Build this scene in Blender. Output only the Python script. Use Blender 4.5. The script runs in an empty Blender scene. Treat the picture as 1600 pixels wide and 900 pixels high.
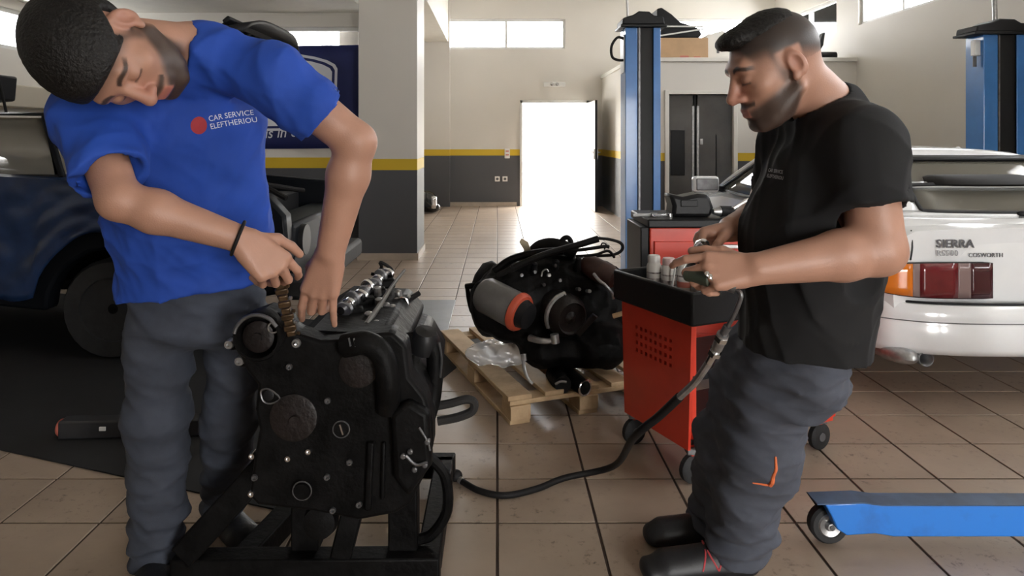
import bpy, bmesh, math, random
import numpy as np
from mathutils import Vector, Matrix

# ------------------------------------------------------------------ camera, world, light, exposure
SC = bpy.context.scene
COL = SC.collection
F, CX, HY, H = 1080.0, 777.0, 214.0, 1.32      # focal length in px, vanishing point of the tile rows, eye height
cam = bpy.data.cameras.new('camera')
cam.sensor_width = 36.0
cam.lens = F / 1600.0 * 36.0
cam.shift_x = (800.0 - CX) / 1600.0
cam.shift_y = -(450.0 - HY) / 1600.0
cam.clip_start = 0.05
cam_o = bpy.data.objects.new('camera', cam)
cam_o.location = (0, 0, H)
cam_o.rotation_euler = (math.radians(90), 0, 0)
COL.objects.link(cam_o)
SC.camera = cam_o

world = bpy.data.worlds.new('sky')
world.use_nodes = True
SC.world = world
bg = world.node_tree.nodes['Background']
bg.inputs[0].default_value = (1.0, 0.99, 0.972, 1)
bg.inputs[1].default_value = 20.0
try:
    world.cycles.sampling_method = 'AUTOMATIC'
except Exception:
    pass

vs = SC.view_settings
vs.view_transform = 'Standard'
vs.look = 'None'
vs.exposure = 0.5
vs.gamma = 1.0
vs.use_curve_mapping = False
try:
    SC.cycles.use_denoising = True
    SC.cycles.max_bounces = 10
    SC.cycles.diffuse_bounces = 6
    SC.cycles.glossy_bounces = 4
    SC.cycles.transparent_max_bounces = 12
    SC.cycles.sample_clamp_indirect = 6.0
    SC.cycles.caustics_reflective = False
    SC.cycles.caustics_refractive = False
except Exception:
    pass


def portal(name, loc, rot, sx, sy):
    l = bpy.data.lights.new(name, 'AREA')
    l.shape = 'RECTANGLE'; l.size = sx; l.size_y = sy
    l.cycles.is_portal = True
    o = bpy.data.objects.new(name, l)
    o.location = loc; o.rotation_euler = rot
    COL.objects.link(o)
    return o

# sky light enters by the high windows and back door, plus unseen windows and a bay added for light
R90 = math.radians(90)
portal('door_portal', (1.09, 13.45, 1.0), (-R90, 0, 0), 1.32, 2.0)
portal('window_portal', (0.17, 13.45, 3.3), (-R90, 0, 0), 2.25, 0.6)
portal('window_portal', (4.05, 13.45, 3.3), (-R90, 0, 0), 1.9, 0.6)
portal('window_portal', (5.55, 11.85, 3.25), (0, R90, 0), 0.6, 2.1)
portal('window_portal', (5.55, 8.6, 3.25), (0, R90, 0), 0.6, 3.1)
portal('window_portal', (-2.0, 8.1, 2.45), (-R90, 0, 0), 1.0, 0.3)
portal('window_portal', (-5.25, 7.2, 2.42), (0, -R90, 0), 0.4, 1.0)
portal('window_portal', (5.55, 4.6, 3.25), (0, R90, 0), 0.6, 3.1)  # for an unseen window added to light the room
portal('window_portal', (5.55, 1.0, 3.25), (0, R90, 0), 0.6, 3.1)  # likewise for the second added window
portal('fill_bay_portal', (2.5, -3.1, 1.1), (R90, 0, 0), 1.6, 2.2)

# ------------------------------------------------------------------ helpers


def V(*a):
    return Vector(a)


def pt(px, py, Y):
    """a point at depth Y seen at photo pixel (px, py)"""
    return Vector(((px - CX) / F * Y, Y, H - (py - HY) / F * Y))


def gnd(px, py):
    Y = F * H / (py - HY)
    return Vector(((px - CX) / F * Y, Y, 0.0))


def frame(zdir, xhint=(1, 0, 0)):
    z = Vector(zdir).normalized()
    x = Vector(xhint)
    x = x - z * x.dot(z)
    if x.length < 1e-5:
        x = Vector((0, 1, 0)) - z * z.y
        if x.length < 1e-5:
            x = Vector((1, 0, 0))
    x.normalize()
    y = z.cross(x)
    return Matrix((x, y, z)).transposed()


WM = {}


class MB:
    def __init__(self):
        self.v = []
        self.f = []

    def add(self, vs_, fs):
        n = len(self.v)
        self.v += [Vector(q) for q in vs_]
        self.f += [tuple(i + n for i in g) for g in fs]
        return self

    def box(self, c, s, R=None):
        c = Vector(c)
        hx, hy, hz = s[0] / 2, s[1] / 2, s[2] / 2
        vs_ = []
        for x, y, z in ((-1, -1, -1), (1, -1, -1), (1, 1, -1), (-1, 1, -1), (-1, -1, 1), (1, -1, 1), (1, 1, 1), (-1, 1, 1)):
            p = Vector((x * hx, y * hy, z * hz))
            vs_.append(c + (R @ p if R is not None else p))
        return self.add(vs_, [(0, 3, 2, 1), (4, 5, 6, 7), (0, 1, 5, 4), (1, 2, 6, 5), (2, 3, 7, 6), (3, 0, 4, 7)])

    def bb(self, lo, hi):
        lo, hi = Vector(lo), Vector(hi)
        return self.box((lo + hi) / 2, hi - lo)

    def bar(self, a, b, w, h, xhint=(1, 0, 0)):
        a, b = Vector(a), Vector(b)
        return self.box((a + b) / 2, (w, h, (b - a).length), frame(b - a, xhint))

    def cyl(self, a, b, r0, r1=None, n=16, caps=True):
        a, b = Vector(a), Vector(b)
        r1 = r0 if r1 is None else r1
        R = frame(b - a)
        vs_ = []
        for c, r in ((a, r0), (b, r1)):
            for i in range(n):
                t = 2 * math.pi * i / n
                vs_.append(c + R @ Vector((r * math.cos(t), r * math.sin(t), 0)))
        fs = [(i, (i + 1) % n, n + (i + 1) % n, n + i) for i in range(n)]
        if caps:
            fs += [tuple(range(n - 1, -1, -1)), tuple(range(n, 2 * n))]
        return self.add(vs_, fs)

    def lathe(self, o, axis, prof, n=20, xhint=(1, 0, 0)):
        """prof: list of (radius, height along axis)"""
        o = Vector(o)
        R = frame(axis, xhint)
        vs_, fs = [], []
        for r, h in prof:
            for i in range(n):
                t = 2 * math.pi * i / n
                vs_.append(o + R @ Vector((r * math.cos(t), r * math.sin(t), h)))
        for j in range(len(prof) - 1):
            for i in range(n):
                fs.append((j * n + i, j * n + (i + 1) % n, (j + 1) * n + (i + 1) % n, (j + 1) * n + i))
        if prof[0][0] > 1e-6:
            fs.append(tuple(range(n - 1, -1, -1)))
        if prof[-1][0] > 1e-6:
            fs.append(tuple(range((len(prof) - 1) * n, len(prof) * n)))
        return self.add(vs_, fs)

    def tube(self, pts, r, n=10, sub=6, closed=False):
        P = [Vector(p) for p in pts]
        if sub > 1:
            Q = []
            m = len(P)
            for i in range(m if closed else m - 1):
                p0 = P[(i - 1) % m] if (closed or i > 0) else P[0] * 2 - P[1]
                p1, p2 = P[i], P[(i + 1) % m]
                p3 = P[(i + 2) % m] if (closed or i + 2 < m) else P[-1] * 2 - P[-2]
                for k in range(sub):
                    t = k / sub
                    Q.append(0.5 * ((2 * p1) + (p2 - p0) * t + (2 * p0 - 5 * p1 + 4 * p2 - p3) * t * t + (3 * p1 - p0 - 3 * p2 + p3) * t ** 3))
            if not closed:
                Q.append(P[-1])
            P = Q
        m = len(P)
        if not isinstance(r, (list, tuple)):
            rr = [r] * m
        else:
            rr = [r[0] + (r[-1] - r[0]) * i / max(1, m - 1) if len(r) == 2 else r[min(len(r) - 1, int(i / max(1, m - 1) * (len(r) - 1) + .5))] for i in range(m)]
        vs_, fs = [], []
        x = None
        for i in range(m):
            if closed:
                d = P[(i + 1) % m] - P[i - 1]
            else:
                d = P[min(i + 1, m - 1)] - P[max(i - 1, 0)]
            if d.length < 1e-9:
                d = Vector((0, 0, 1))
            R = frame(d, x if x is not None else (0.31, 0.52, 0.79))
            x = R.col[0].copy()
            for k in range(n):
                t = 2 * math.pi * k / n
                vs_.append(P[i] + R @ Vector((rr[i] * math.cos(t), rr[i] * math.sin(t), 0)))
        for i in range(m if closed else m - 1):
            j = (i + 1) % m
            for k in range(n):
                fs.append((i * n + k, i * n + (k + 1) % n, j * n + (k + 1) % n, j * n + k))
        if not closed:
            fs += [tuple(range(n - 1, -1, -1)), tuple(range((m - 1) * n, m * n))]
        return self.add(vs_, fs)

    def prism(self, poly, o, R, d0, d1):
        """poly in the local xy plane of frame R at o, extruded along local z"""
        o = Vector(o)
        n = len(poly)
        vs_ = [o + R @ Vector((x, y, d0)) for x, y in poly] + [o + R @ Vector((x, y, d1)) for x, y in poly]
        a = sum(poly[i][0] * poly[(i + 1) % n][1] - poly[(i + 1) % n][0] * poly[i][1] for i in range(n))
        up = (a > 0) == (d1 > d0)
        fs = []
        for i in range(n):
            q = (i, (i + 1) % n, n + (i + 1) % n, n + i)
            fs.append(q if up else q[::-1])
        bot, top = tuple(range(n)), tuple(range(n, 2 * n))
        fs += [bot[::-1], top] if up else [bot, top[::-1]]
        return self.add(vs_, fs)

    def ell(self, c, r, R=None, nu=20, nv=12):
        c = Vector(c)
        if not isinstance(r, (tuple, list)):
            r = (r, r, r)
        vs_, fs = [], []
        for j in range(1, nv):
            th = math.pi * j / nv
            for i in range(nu):
                ph = 2 * math.pi * i / nu
                p = Vector((r[0] * math.sin(th) * math.cos(ph), r[1] * math.sin(th) * math.sin(ph), r[2] * math.cos(th)))
                vs_.append(c + (R @ p if R is not None else p))
        top, bot = Vector((0, 0, r[2])), Vector((0, 0, -r[2]))
        vs_ += [c + (R @ top if R is not None else top), c + (R @ bot if R is not None else bot)]
        T, B = len(vs_) - 2, len(vs_) - 1
        for j in range(nv - 2):
            for i in range(nu):
                fs.append((j * nu + i, (j + 1) * nu + i, (j + 1) * nu + (i + 1) % nu, j * nu + (i + 1) % nu))
        for i in range(nu):
            fs.append((T, i, (i + 1) % nu))
            fs.append((B, (nv - 2) * nu + (i + 1) % nu, (nv - 2) * nu + i))
        return self.add(vs_, fs)

    def torus(self, c, axis, R0, r, n=24, m=8):
        Rm = frame(axis)
        c = Vector(c)
        return self.tube([c + Rm @ Vector((R0 * math.cos(2 * math.pi * i / n), R0 * math.sin(2 * math.pi * i / n), 0)) for i in range(n)], r, m, 1, True)

    def grid(self, rows, closed_u=False):
        """rows: list of equal-length lists of points, quads between"""
        nr, nc = len(rows), len(rows[0])
        fs = []
        for j in range(nr - 1):
            for i in range(nc if closed_u else nc - 1):
                k = (i + 1) % nc
                fs.append((j * nc + i, j * nc + k, (j + 1) * nc + k, (j + 1) * nc + i))
        return self.add([p for r in rows for p in r], fs)

    def build(self, name, mat, parent=None, smooth=35, bevel=0.0, seg=2, solid=0.0):
        me = bpy.data.meshes.new(name)
        W = WM.get(parent.name, Matrix.Identity(4)) if parent is not None else Matrix.Identity(4)
        Wi = W.inverted()
        me.from_pydata([tuple(Wi @ q) for q in self.v], [], self.f)
        me.update()
        o = bpy.data.objects.new(name, me)
        COL.objects.link(o)
        if parent is not None:
            o.parent = parent
        WM[o.name] = W
        me.materials.append(mat)
        if smooth:
            me.shade_smooth()
            try:
                me.set_sharp_from_angle(angle=math.radians(smooth))
            except Exception:
                pass
        if solid:
            md = o.modifiers.new('thickness', 'SOLIDIFY'); md.thickness = solid; md.offset = 0
        if bevel > 0:
            md = o.modifiers.new('edge', 'BEVEL')
            md.width = bevel; md.segments = seg; md.limit_method = 'ANGLE'; md.angle_limit = math.radians(40)
        return o


def tag(o, label=None, cat=None, group=None, kind=None):
    if label: o['label'] = label
    if cat: o['category'] = cat
    if group: o['group'] = group
    if kind: o['kind'] = kind
    return o


def thing(name, label, cat, loc, group=None):
    o = bpy.data.objects.new(name, None)
    o.empty_display_size = 0.1
    o.location = loc
    COL.objects.link(o)
    WM[o.name] = Matrix.Translation(Vector(loc))
    return tag(o, label, cat, group)


def struct(o):
    o['kind'] = 'structure'
    return o


def clone(o, parent=None):
    c = o.copy()
    COL.objects.link(c)
    if parent is not None:
        c.parent = parent
    for ch in list(o.children):
        clone(ch, c)
    return c

# ------------------------------------------------------------------ materials


def mat(name, col, rough=0.5, metal=0.0, var=0.0, vscale=6.0, col2=None, bump=0.0, bscale=60.0, coat=0.0, spec=0.5, rvar=0.0, stretch=None, thr=(0.35, 0.65)):
    m = bpy.data.materials.new(name)
    m.use_nodes = True
    nt = m.node_tree
    b = nt.nodes['Principled BSDF']
    b.inputs['Base Color'].default_value = (*col, 1)
    b.inputs['Roughness'].default_value = rough
    b.inputs['Metallic'].default_value = metal
    b.inputs['Specular IOR Level'].default_value = spec
    b.inputs['Coat Weight'].default_value = coat
    b.inputs['Coat Roughness'].default_value = 0.08
    geo = nt.nodes.new('ShaderNodeNewGeometry')
    vec = geo.outputs['Position']
    if stretch:
        mp = nt.nodes.new('ShaderNodeMapping')
        mp.inputs['Scale'].default_value = stretch
        nt.links.new(vec, mp.inputs[0]); vec = mp.outputs[0]
    if var or col2:
        no = nt.nodes.new('ShaderNodeTexNoise')
        no.inputs['Scale'].default_value = vscale
        no.inputs['Detail'].default_value = 6
        no.inputs['Roughness'].default_value = 0.62
        nt.links.new(vec, no.inputs['Vector'])
        cr = nt.nodes.new('ShaderNodeValToRGB')
        cr.color_ramp.elements[0].position = thr[0]
        cr.color_ramp.elements[1].position = thr[1]
        c2 = col2 if col2 else tuple(max(0, c * (1 - var)) for c in col)
        c1 = col if col2 else tuple(min(1, c * (1 + var)) for c in col)
        cr.color_ramp.elements[0].color = (*c2, 1)
        cr.color_ramp.elements[1].color = (*c1, 1)
        nt.links.new(no.outputs['Fac'], cr.inputs[0])
        nt.links.new(cr.outputs[0], b.inputs['Base Color'])
        if rvar:
            mr = nt.nodes.new('ShaderNodeMapRange')
            mr.inputs['To Min'].default_value = max(0.02, rough - rvar)
            mr.inputs['To Max'].default_value = min(1, rough + rvar)
            nt.links.new(no.outputs['Fac'], mr.inputs['Value'])
            nt.links.new(mr.outputs[0], b.inputs['Roughness'])
    if bump:
        nb = nt.nodes.new('ShaderNodeTexNoise')
        nb.inputs['Scale'].default_value = bscale
        nb.inputs['Detail'].default_value = 5
        nt.links.new(vec, nb.inputs['Vector'])
        bp = nt.nodes.new('ShaderNodeBump')
        bp.inputs['Strength'].default_value = bump
        bp.inputs['Distance'].default_value = 0.01
        nt.links.new(nb.outputs['Fac'], bp.inputs['Height'])
        nt.links.new(bp.outputs[0], b.inputs['Normal'])
    return m


def wall_mat(name, cream, dark, yellow, z0, z1):
    m = mat(name, cream, 0.55, 0, bump=0.05, bscale=90)
    nt = m.node_tree
    b = nt.nodes['Principled BSDF']
    geo = nt.nodes.new('ShaderNodeNewGeometry')
    sp = nt.nodes.new('ShaderNodeSeparateXYZ')
    nt.links.new(geo.outputs['Position'], sp.inputs[0])
    no = nt.nodes.new('ShaderNodeTexNoise'); no.inputs['Scale'].default_value = 1.3; no.inputs['Detail'].default_value = 5
    cr = nt.nodes.new('ShaderNodeValToRGB')
    cr.color_ramp.elements[0].color = (*[c * .93 for c in cream], 1); cr.color_ramp.elements[1].color = (*[c * 1.04 for c in cream], 1)
    nt.links.new(geo.outputs['Position'], no.inputs['Vector']); nt.links.new(no.outputs['Fac'], cr.inputs[0])

    def step(t):
        g = nt.nodes.new('ShaderNodeMath'); g.operation = 'GREATER_THAN'; g.inputs[1].default_value = t
        nt.links.new(sp.outputs['Z'], g.inputs[0]); return g

    m1 = nt.nodes.new('ShaderNodeMix'); m1.data_type = 'RGBA'
    m1.inputs[6].default_value = (*dark, 1); m1.inputs[7].default_value = (*yellow, 1)
    nt.links.new(step(z0).outputs[0], m1.inputs[0])
    m2 = nt.nodes.new('ShaderNodeMix'); m2.data_type = 'RGBA'
    nt.links.new(step(z1).outputs[0], m2.inputs[0])
    nt.links.new(m1.outputs[2], m2.inputs[6]); nt.links.new(cr.outputs[0], m2.inputs[7])
    nt.links.new(m2.outputs[2], b.inputs['Base Color'])
    return m


def glass_mat(name, tint=(1, 1, 1), refl=0.08, rough=0.02, refl_film=None):
    m = bpy.data.materials.new(name)
    m.use_nodes = True
    nt = m.node_tree
    nt.nodes.remove(nt.nodes['Principled BSDF'])
    out = nt.nodes['Material Output']
    tr = nt.nodes.new('ShaderNodeBsdfTransparent'); tr.inputs[0].default_value = (*tint, 1)
    gl = nt.nodes.new('ShaderNodeBsdfGlossy'); gl.inputs['Roughness'].default_value = rough
    fr = nt.nodes.new('ShaderNodeFresnel'); fr.inputs[0].default_value = 1.5 if refl > .1 else 1.12
    ad = nt.nodes.new('ShaderNodeMath'); ad.operation = 'ADD'; ad.inputs[1].default_value = refl - 0.04
    mx = nt.nodes.new('ShaderNodeMixShader')
    nt.links.new(fr.outputs[0], ad.inputs[0]); nt.links.new(ad.outputs[0], mx.inputs[0])
    nt.links.new(tr.outputs[0], mx.inputs[1]); nt.links.new(gl.outputs[0], mx.inputs[2])
    if refl_film:  # diffuse film that paints a reflection into the glass
        df = nt.nodes.new('ShaderNodeBsdfDiffuse'); df.inputs[0].default_value = (*refl_film[:3], 1)
        m2 = nt.nodes.new('ShaderNodeMixShader'); m2.inputs[0].default_value = refl_film[3]
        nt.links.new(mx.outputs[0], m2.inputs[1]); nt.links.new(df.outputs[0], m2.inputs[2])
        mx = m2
    nt.links.new(mx.outputs[0], out.inputs[0])
    return m


def attr_mat(name, rough=0.5, bump=0.0, bscale=200.0, var=0.12, sss=0.0):
    m = mat(name, (.5, .3, .2), rough, bump=bump, bscale=bscale)
    nt = m.node_tree
    b = nt.nodes['Principled BSDF']
    a = nt.nodes.new('ShaderNodeAttribute'); a.attribute_name = 'Col'
    no = nt.nodes.new('ShaderNodeTexNoise'); no.inputs['Scale'].default_value = 22; no.inputs['Detail'].default_value = 6
    geo = nt.nodes.new('ShaderNodeNewGeometry'); nt.links.new(geo.outputs['Position'], no.inputs['Vector'])
    mr = nt.nodes.new('ShaderNodeMapRange'); mr.inputs['To Min'].default_value = 1 - var; mr.inputs['To Max'].default_value = 1 + var
    nt.links.new(no.outputs['Fac'], mr.inputs['Value'])
    mx = nt.nodes.new('ShaderNodeVectorMath'); mx.operation = 'SCALE'
    nt.links.new(a.outputs['Color'], mx.inputs[0]); nt.links.new(mr.outputs[0], mx.inputs['Scale'])
    nt.links.new(mx.outputs[0], b.inputs['Base Color'])
    if sss:
        b.inputs['Subsurface Weight'].default_value = sss
        b.inputs['Subsurface Radius'].default_value = (0.012, 0.005, 0.003)
        b.inputs['Subsurface Scale'].default_value = 1.0
    return m


CREAM = (0.66, 0.63, 0.58)
MT = dict(
    wall=wall_mat('painted wall', CREAM, (0.075, 0.077, 0.085), (0.62, 0.42, 0.02), 0.965, 1.085),
    ceil=mat('ceiling paint', (0.7, 0.68, 0.62), 0.7, var=.03),
    frame=mat('white aluminium', (0.72, 0.72, 0.70), 0.4),
    pane=glass_mat('window glass', (0.97, 0.98, 1.0)),
    cream=mat('cream panel', (0.68, 0.66, 0.61), 0.5, var=.04, vscale=2),
    skirting=mat('beige skirting tile', (0.45, 0.38, 0.31), 0.35, var=.1),
    black=mat('black plastic', (0.010, 0.010, 0.011), 0.45, bump=.05, spec=.25),
    rubber=mat('black rubber', (0.014, 0.014, 0.015), 0.7, var=.3, vscale=20),
    iron=mat('oily black iron', (0.0045, 0.0042, 0.0042), 0.52, 0.0, var=.5, vscale=14, bump=.25, bscale=45, rvar=.14, spec=.1),
    iron2=mat('dark brown cast iron', (0.010, 0.007, 0.0065), 0.45, 0.0, var=.4, vscale=18, bump=.3, bscale=60, spec=.35),
    alu=mat('dull aluminium', (0.42, 0.42, 0.42), 0.38, 0.9, var=.2, vscale=30),
    chrome=mat('bright steel', (0.72, 0.72, 0.73), 0.16, 1.0),
    steel=mat('grey steel', (0.16, 0.16, 0.165), 0.4, 0.8, var=.2, vscale=20),
    blue=mat('blue lift enamel', (0.035, 0.17, 0.46), 0.35, var=.08, vscale=5, coat=.3),
    jackblue=mat('bright blue enamel', (0.02, 0.18, 0.62), 0.4, col2=(0.02, 0.12, 0.42), vscale=9, thr=(.2, .5), coat=.2),
    red=mat('red cart enamel', (0.60, 0.045, 0.022), 0.38, var=.08, vscale=5, coat=.25),
    white=mat('white car paint', (0.78, 0.79, 0.80), 0.22, var=.02, coat=.8),
    darkcar=mat('black car paint', (0.004, 0.005, 0.007), 0.55, coat=.03, spec=.12),
    hood=mat('hood underside', (0.009, 0.009, 0.010), 0.5, bump=.1, spec=.25),
    carglass=glass_mat('tinted car glass', (0.24, 0.24, 0.23), 0.2, 0.03, (.24, .225, .19, .5)),  # grey diffuse mix stands in for the wall reflected in the glass
    vinyl=mat('dark blue vinyl', (0.010, 0.026, 0.075), 0.3, var=.2, vscale=8, bump=.12, bscale=14, coat=.3),
    wood=mat('pale pallet wood', (0.62, 0.45, 0.27), 0.7, col2=(0.36, 0.24, 0.13), vscale=6, bump=.2, bscale=50, thr=(.25, .6)),
    cardboard=mat('brown cardboard', (0.46, 0.30, 0.17), 0.8, var=.06),
    mat_=mat('black floor mat', (0.006, 0.006, 0.007), 0.8, var=.3),
    greymat=mat('grey rubber mat', (0.075, 0.08, 0.09), 0.35, var=.15, vscale=9),
    orange=mat('orange red plastic', (0.42, 0.065, 0.03), 0.5),
    amber=mat('amber lens', (0.62, 0.16, 0.01), 0.15, coat=.6),
    redlens=mat('red lens', (0.14, 0.012, 0.016), 0.15, coat=.6, var=.2),
    darklens=mat('dark red lens', (0.05, 0.010, 0.013), 0.15, coat=.6),
    clear=mat('clear lens', (0.22, 0.15, 0.145), 0.15, coat=.6),
    banner=mat('navy banner cloth', (0.006, 0.013, 0.095), 0.65, var=.1, vscale=4),
    bwhite=mat('banner white print', (0.66, 0.67, 0.72), 0.65),
    cans=mat('white can paint', (0.60, 0.58, 0.55), 0.35, var=.05),
    canlabel=mat('can label print', (0.08, 0.06, 0.06), 0.4, col2=(0.45, 0.42, 0.4), vscale=40),
    grey=mat('grey plastic', (0.10, 0.10, 0.105), 0.45),
    lettering=mat('grey lettering', (0.10, 0.10, 0.11), 0.4),
    doorglass=mat('dark smoked door', (0.055, 0.052, 0.05), 0.18, coat=.4, var=.3, vscale=1.5),
    hose=mat('black hose rubber', (0.010, 0.009, 0.009), 0.6, spec=.2),
    fabblack=mat('black webbing', (0.012, 0.011, 0.011), 0.8, bump=.1, bscale=120),
    chain=mat('brown oily chain', (0.075, 0.045, 0.022), 0.38, 0.5, var=.4, vscale=60),
    ground=mat('pale concrete', (0.55, 0.54, 0.52), 0.8, var=.05, vscale=1),
    plastic=None,
)

# ------------------------------------------------------------------ the setting
BY, RX, LX, LY, CEIL = 13.2, 5.3, -5.0, 7.9, 4.25


def wall_cells(u0, u1, z0, z1, holes, put):
    us = sorted({u0, u1, *[h for q in holes for h in q[:2]]})
    zs = sorted({z0, z1, *[h for q in holes for h in q[2:]]})
    for i in range(len(us) - 1):
        for j in range(len(zs) - 1):
            cu, cz = (us[i] + us[i + 1]) / 2, (zs[j] + zs[j + 1]) / 2
            if any(q[0] < cu < q[1] and q[2] < cz < q[3] for q in holes):
                continue
            put(us[i], us[i + 1], zs[j], zs[j + 1])


def window(name, lo, hi, axis, pos, z0, z1, mull, depth=0.10, inward=-1):
    """a fixed window: aluminium frame, mullions, one pane between each"""
    def P(u, w, z):
        return Vector((u, pos + w, z)) if axis == 'x' else Vector((pos + w, u, z))
    t = 0.045
    m = MB()
    for a, b, c, d in ((lo, hi, z0, z0 + t), (lo, hi, z1 - t, z1), (lo, lo + t, z0 + t, z1 - t), (hi - t, hi, z0 + t, z1 - t)):
        p, q = P(a, -0.03, c), P(b, 0.05, d)
        m.bb((min(p.x, q.x), min(p.y, q.y), c), (max(p.x, q.x), max(p.y, q.y), d))
    o = struct(m.build(name, MT['frame'], bevel=.004))
    edges = [lo + t] + list(mull) + [hi - t]
    for k in mull:
        m = MB()
        p, q = P(k - .025, -0.03, z0 + t), P(k + .025, 0.05, z1 - t)
        m.bb((min(p.x, q.x), min(p.y, q.y), z0 + t), (max(p.x, q.x), max(p.y, q.y), z1 - t))
        m.build('mullion', MT['frame'], o)
    for i in range(len(edges) - 1):
        m = MB()
        p, q = P(edges[i] + .0, 0.005, z0 + t), P(edges[i + 1], 0.013, z1 - t)
        m.bb((min(p.x, q.x), min(p.y, q.y), z0 + t), (max(p.x, q.x), max(p.y, q.y), z1 - t))
        m.build('pane', MT['pane'], o)
    return o

# back wall with the door and two strip windows
DX0, DX1, DZ = 0.43, 1.75, 2.02
w = MB()
wall_cells(-1.6, RX + .25, -0.1, CEIL, [(DX0, DX1, -0.1, DZ), (-0.95, 1.30, 3.0, 3.58), (3.1, 5.0, 3.0, 3.58)],
           lambda a, b, c, d: w.bb((a, BY, c), (b, BY + .25, d)))
wall_back = struct(w.build('wall_back', MT['wall'], smooth=0))
window('window_1', -0.95, 1.30, 'x', BY + .08, 3.0, 3.58, [0.17])
window('window_2', 3.1, 5.0, 'x', BY + .08, 3.0, 3.58, [4.05])
# right wall
w = MB()
wall_cells(-3.0, BY + .25, -0.1, CEIL, [(10.8, 12.9, 2.96, 3.5), (7.0, 10.15, 2.96, 3.5), (3.05, 6.15, 2.96, 3.5), (-.55, 2.55, 2.96, 3.5)],
           lambda a, b, c, d: w.bb((RX, a, c), (RX + .25, b, d)))
struct(w.build('wall_right', MT['wall'], smooth=0))
window('window_3', 10.8, 12.9, 'y', RX + .08, 2.96, 3.5, [11.85])
window('window_4', 7.0, 10.15, 'y', RX + .08, 2.96, 3.5, [8.05, 9.1])
window('window_fill_1', 3.05, 6.15, 'y', RX + .08, 2.96, 3.5, [4.08, 5.12])  # unseen window, added to bring light in from the right
window('window_fill_2', -.55, 2.55, 'y', RX + .08, 2.96, 3.5, [.48, 1.52])  # second unseen window, also added for its light
# left bay: its back wall, side wall, and the recess wall behind the column
w = MB()
wall_cells(LX - .25, -0.9, -0.1, CEIL, [(-2.5, -1.52, 2.32, 2.58)],
           lambda a, b, c, d: w.bb((a, LY, c), (b, LY + .2, d)))
struct(w.build('wall_left_back', MT['wall'], smooth=0))
window('window_5', -2.5, -1.52, 'x', LY + .06, 2.32, 2.58, [])
w = MB()
wall_cells(-3.0, LY, -0.1, CEIL, [(6.7, 7.68, 2.22, 2.64)],
           lambda a, b, c, d: w.bb((LX - .25, a, c), (LX, b, d)))
struct(w.build('wall_left', MT['wall'], smooth=0))
window('window_6', 6.7, 7.68, 'y', LX - .08, 2.22, 2.64, [])
w = MB(); w.bb((-1.85, LY + .2, -.1), (-1.6, BY + .25, CEIL))
struct(w.build('wall_recess', MT['wall'], smooth=0))
# the wall behind the photographer with an unseen opening shaped for fill light
w = MB()
wall_cells(LX - .25, RX + .25, -.1, CEIL, [(1.7, 3.3, -.1, 2.2)], lambda a, b, c, d: w.bb((a, -3.25, c), (b, -3.0, d)))
struct(w.build('wall_front', MT['wall'], smooth=0))
# square column and pilaster
w = MB(); w.bb((-1.487, 7.4, 0), (-.857, 8.1, CEIL))
struct(w.build('column', MT['wall'], smooth=0, bevel=.006))
w = MB(); w.bb((-1.6, BY - .12, 0), (-.90, BY, CEIL))
struct(w.build('pilaster', MT['wall'], smooth=0))
w = MB(); w.bb((-1.35, 8.1, 3.12), (-.93, BY - .12, CEIL))
struct(w.build('beam', MT['ceil'], smooth=0))
# ceilings
w = MB(); w.bb((LX - .25, -3.25, CEIL), (RX + .25, BY + .25, CEIL + .2))
struct(w.build('ceiling', MT['ceil'], smooth=0))
w = MB(); w.bb((LX, 5.0, 2.74), (-1.49, LY, 2.95))
struct(w.build('ceiling_left_bay', MT['ceil'], smooth=0))
# skirting
for nm, lo, hi in (('baseboard_back', (-.90, BY - .012, 0), (DX0 - .06, BY, .075)), ('baseboard_column', (-1.5, 7.388, 0), (-.845, 7.4, .075)),
                   ('baseboard_column_side', (-.857, 7.388, 0), (-.845, 8.1, .075)), ('baseboard_right', (RX - .012, -2.9, 0), (RX, 10.2, .075))):
    w = MB(); w.bb(lo, hi)
    struct(w.build(nm, MT['skirting'], smooth=0))

# floor: grout bed, every tile near the camera its own piece
TX, TY = 0.34, 0.305
Y0 = 2.67 - TY * 20
tile_mat = mat('beige floor tile', (0.40, 0.315, 0.245), 0.36, 0, col2=(0.31, 0.24, 0.185), vscale=2.2, bump=.04, bscale=40, thr=(.3, .7), rvar=.1)
nt = tile_mat.node_tree
_b = nt.nodes['Principled BSDF']
_src = _b.inputs['Base Color'].links[0].from_socket
_geo = nt.nodes.new('ShaderNodeNewGeometry')
_n1 = nt.nodes.new('ShaderNodeTexNoise'); _n1.inputs['Scale'].default_value = 26; _n1.inputs['Detail'].default_value = 8; _n1.inputs['Roughness'].default_value = .75
_n2 = nt.nodes.new('ShaderNodeTexNoise'); _n2.inputs['Scale'].default_value = 2.6; _n2.inputs['Detail'].default_value = 3
for _n in (_n1, _n2): nt.links.new(_geo.outputs['Position'], _n.inputs['Vector'])
_r1 = nt.nodes.new('ShaderNodeMapRange'); _r1.inputs['From Min'].default_value = .55; _r1.inputs['From Max'].default_value = .68
_r2 = nt.nodes.new('ShaderNodeMapRange'); _r2.inputs['From Min'].default_value = .42; _r2.inputs['From Max'].default_value = .62
nt.links.new(_n1.outputs['Fac'], _r1.inputs['Value']); nt.links.new(_n2.outputs['Fac'], _r2.inputs['Value'])
_mm = nt.nodes.new('ShaderNodeMath'); _mm.operation = 'MULTIPLY'
nt.links.new(_r1.outputs[0], _mm.inputs[0]); nt.links.new(_r2.outputs[0], _mm.inputs[1])
_mx = nt.nodes.new('ShaderNodeMix'); _mx.data_type = 'RGBA'
_mx.inputs[7].default_value = (0.055, 0.042, 0.036, 1)
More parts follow.
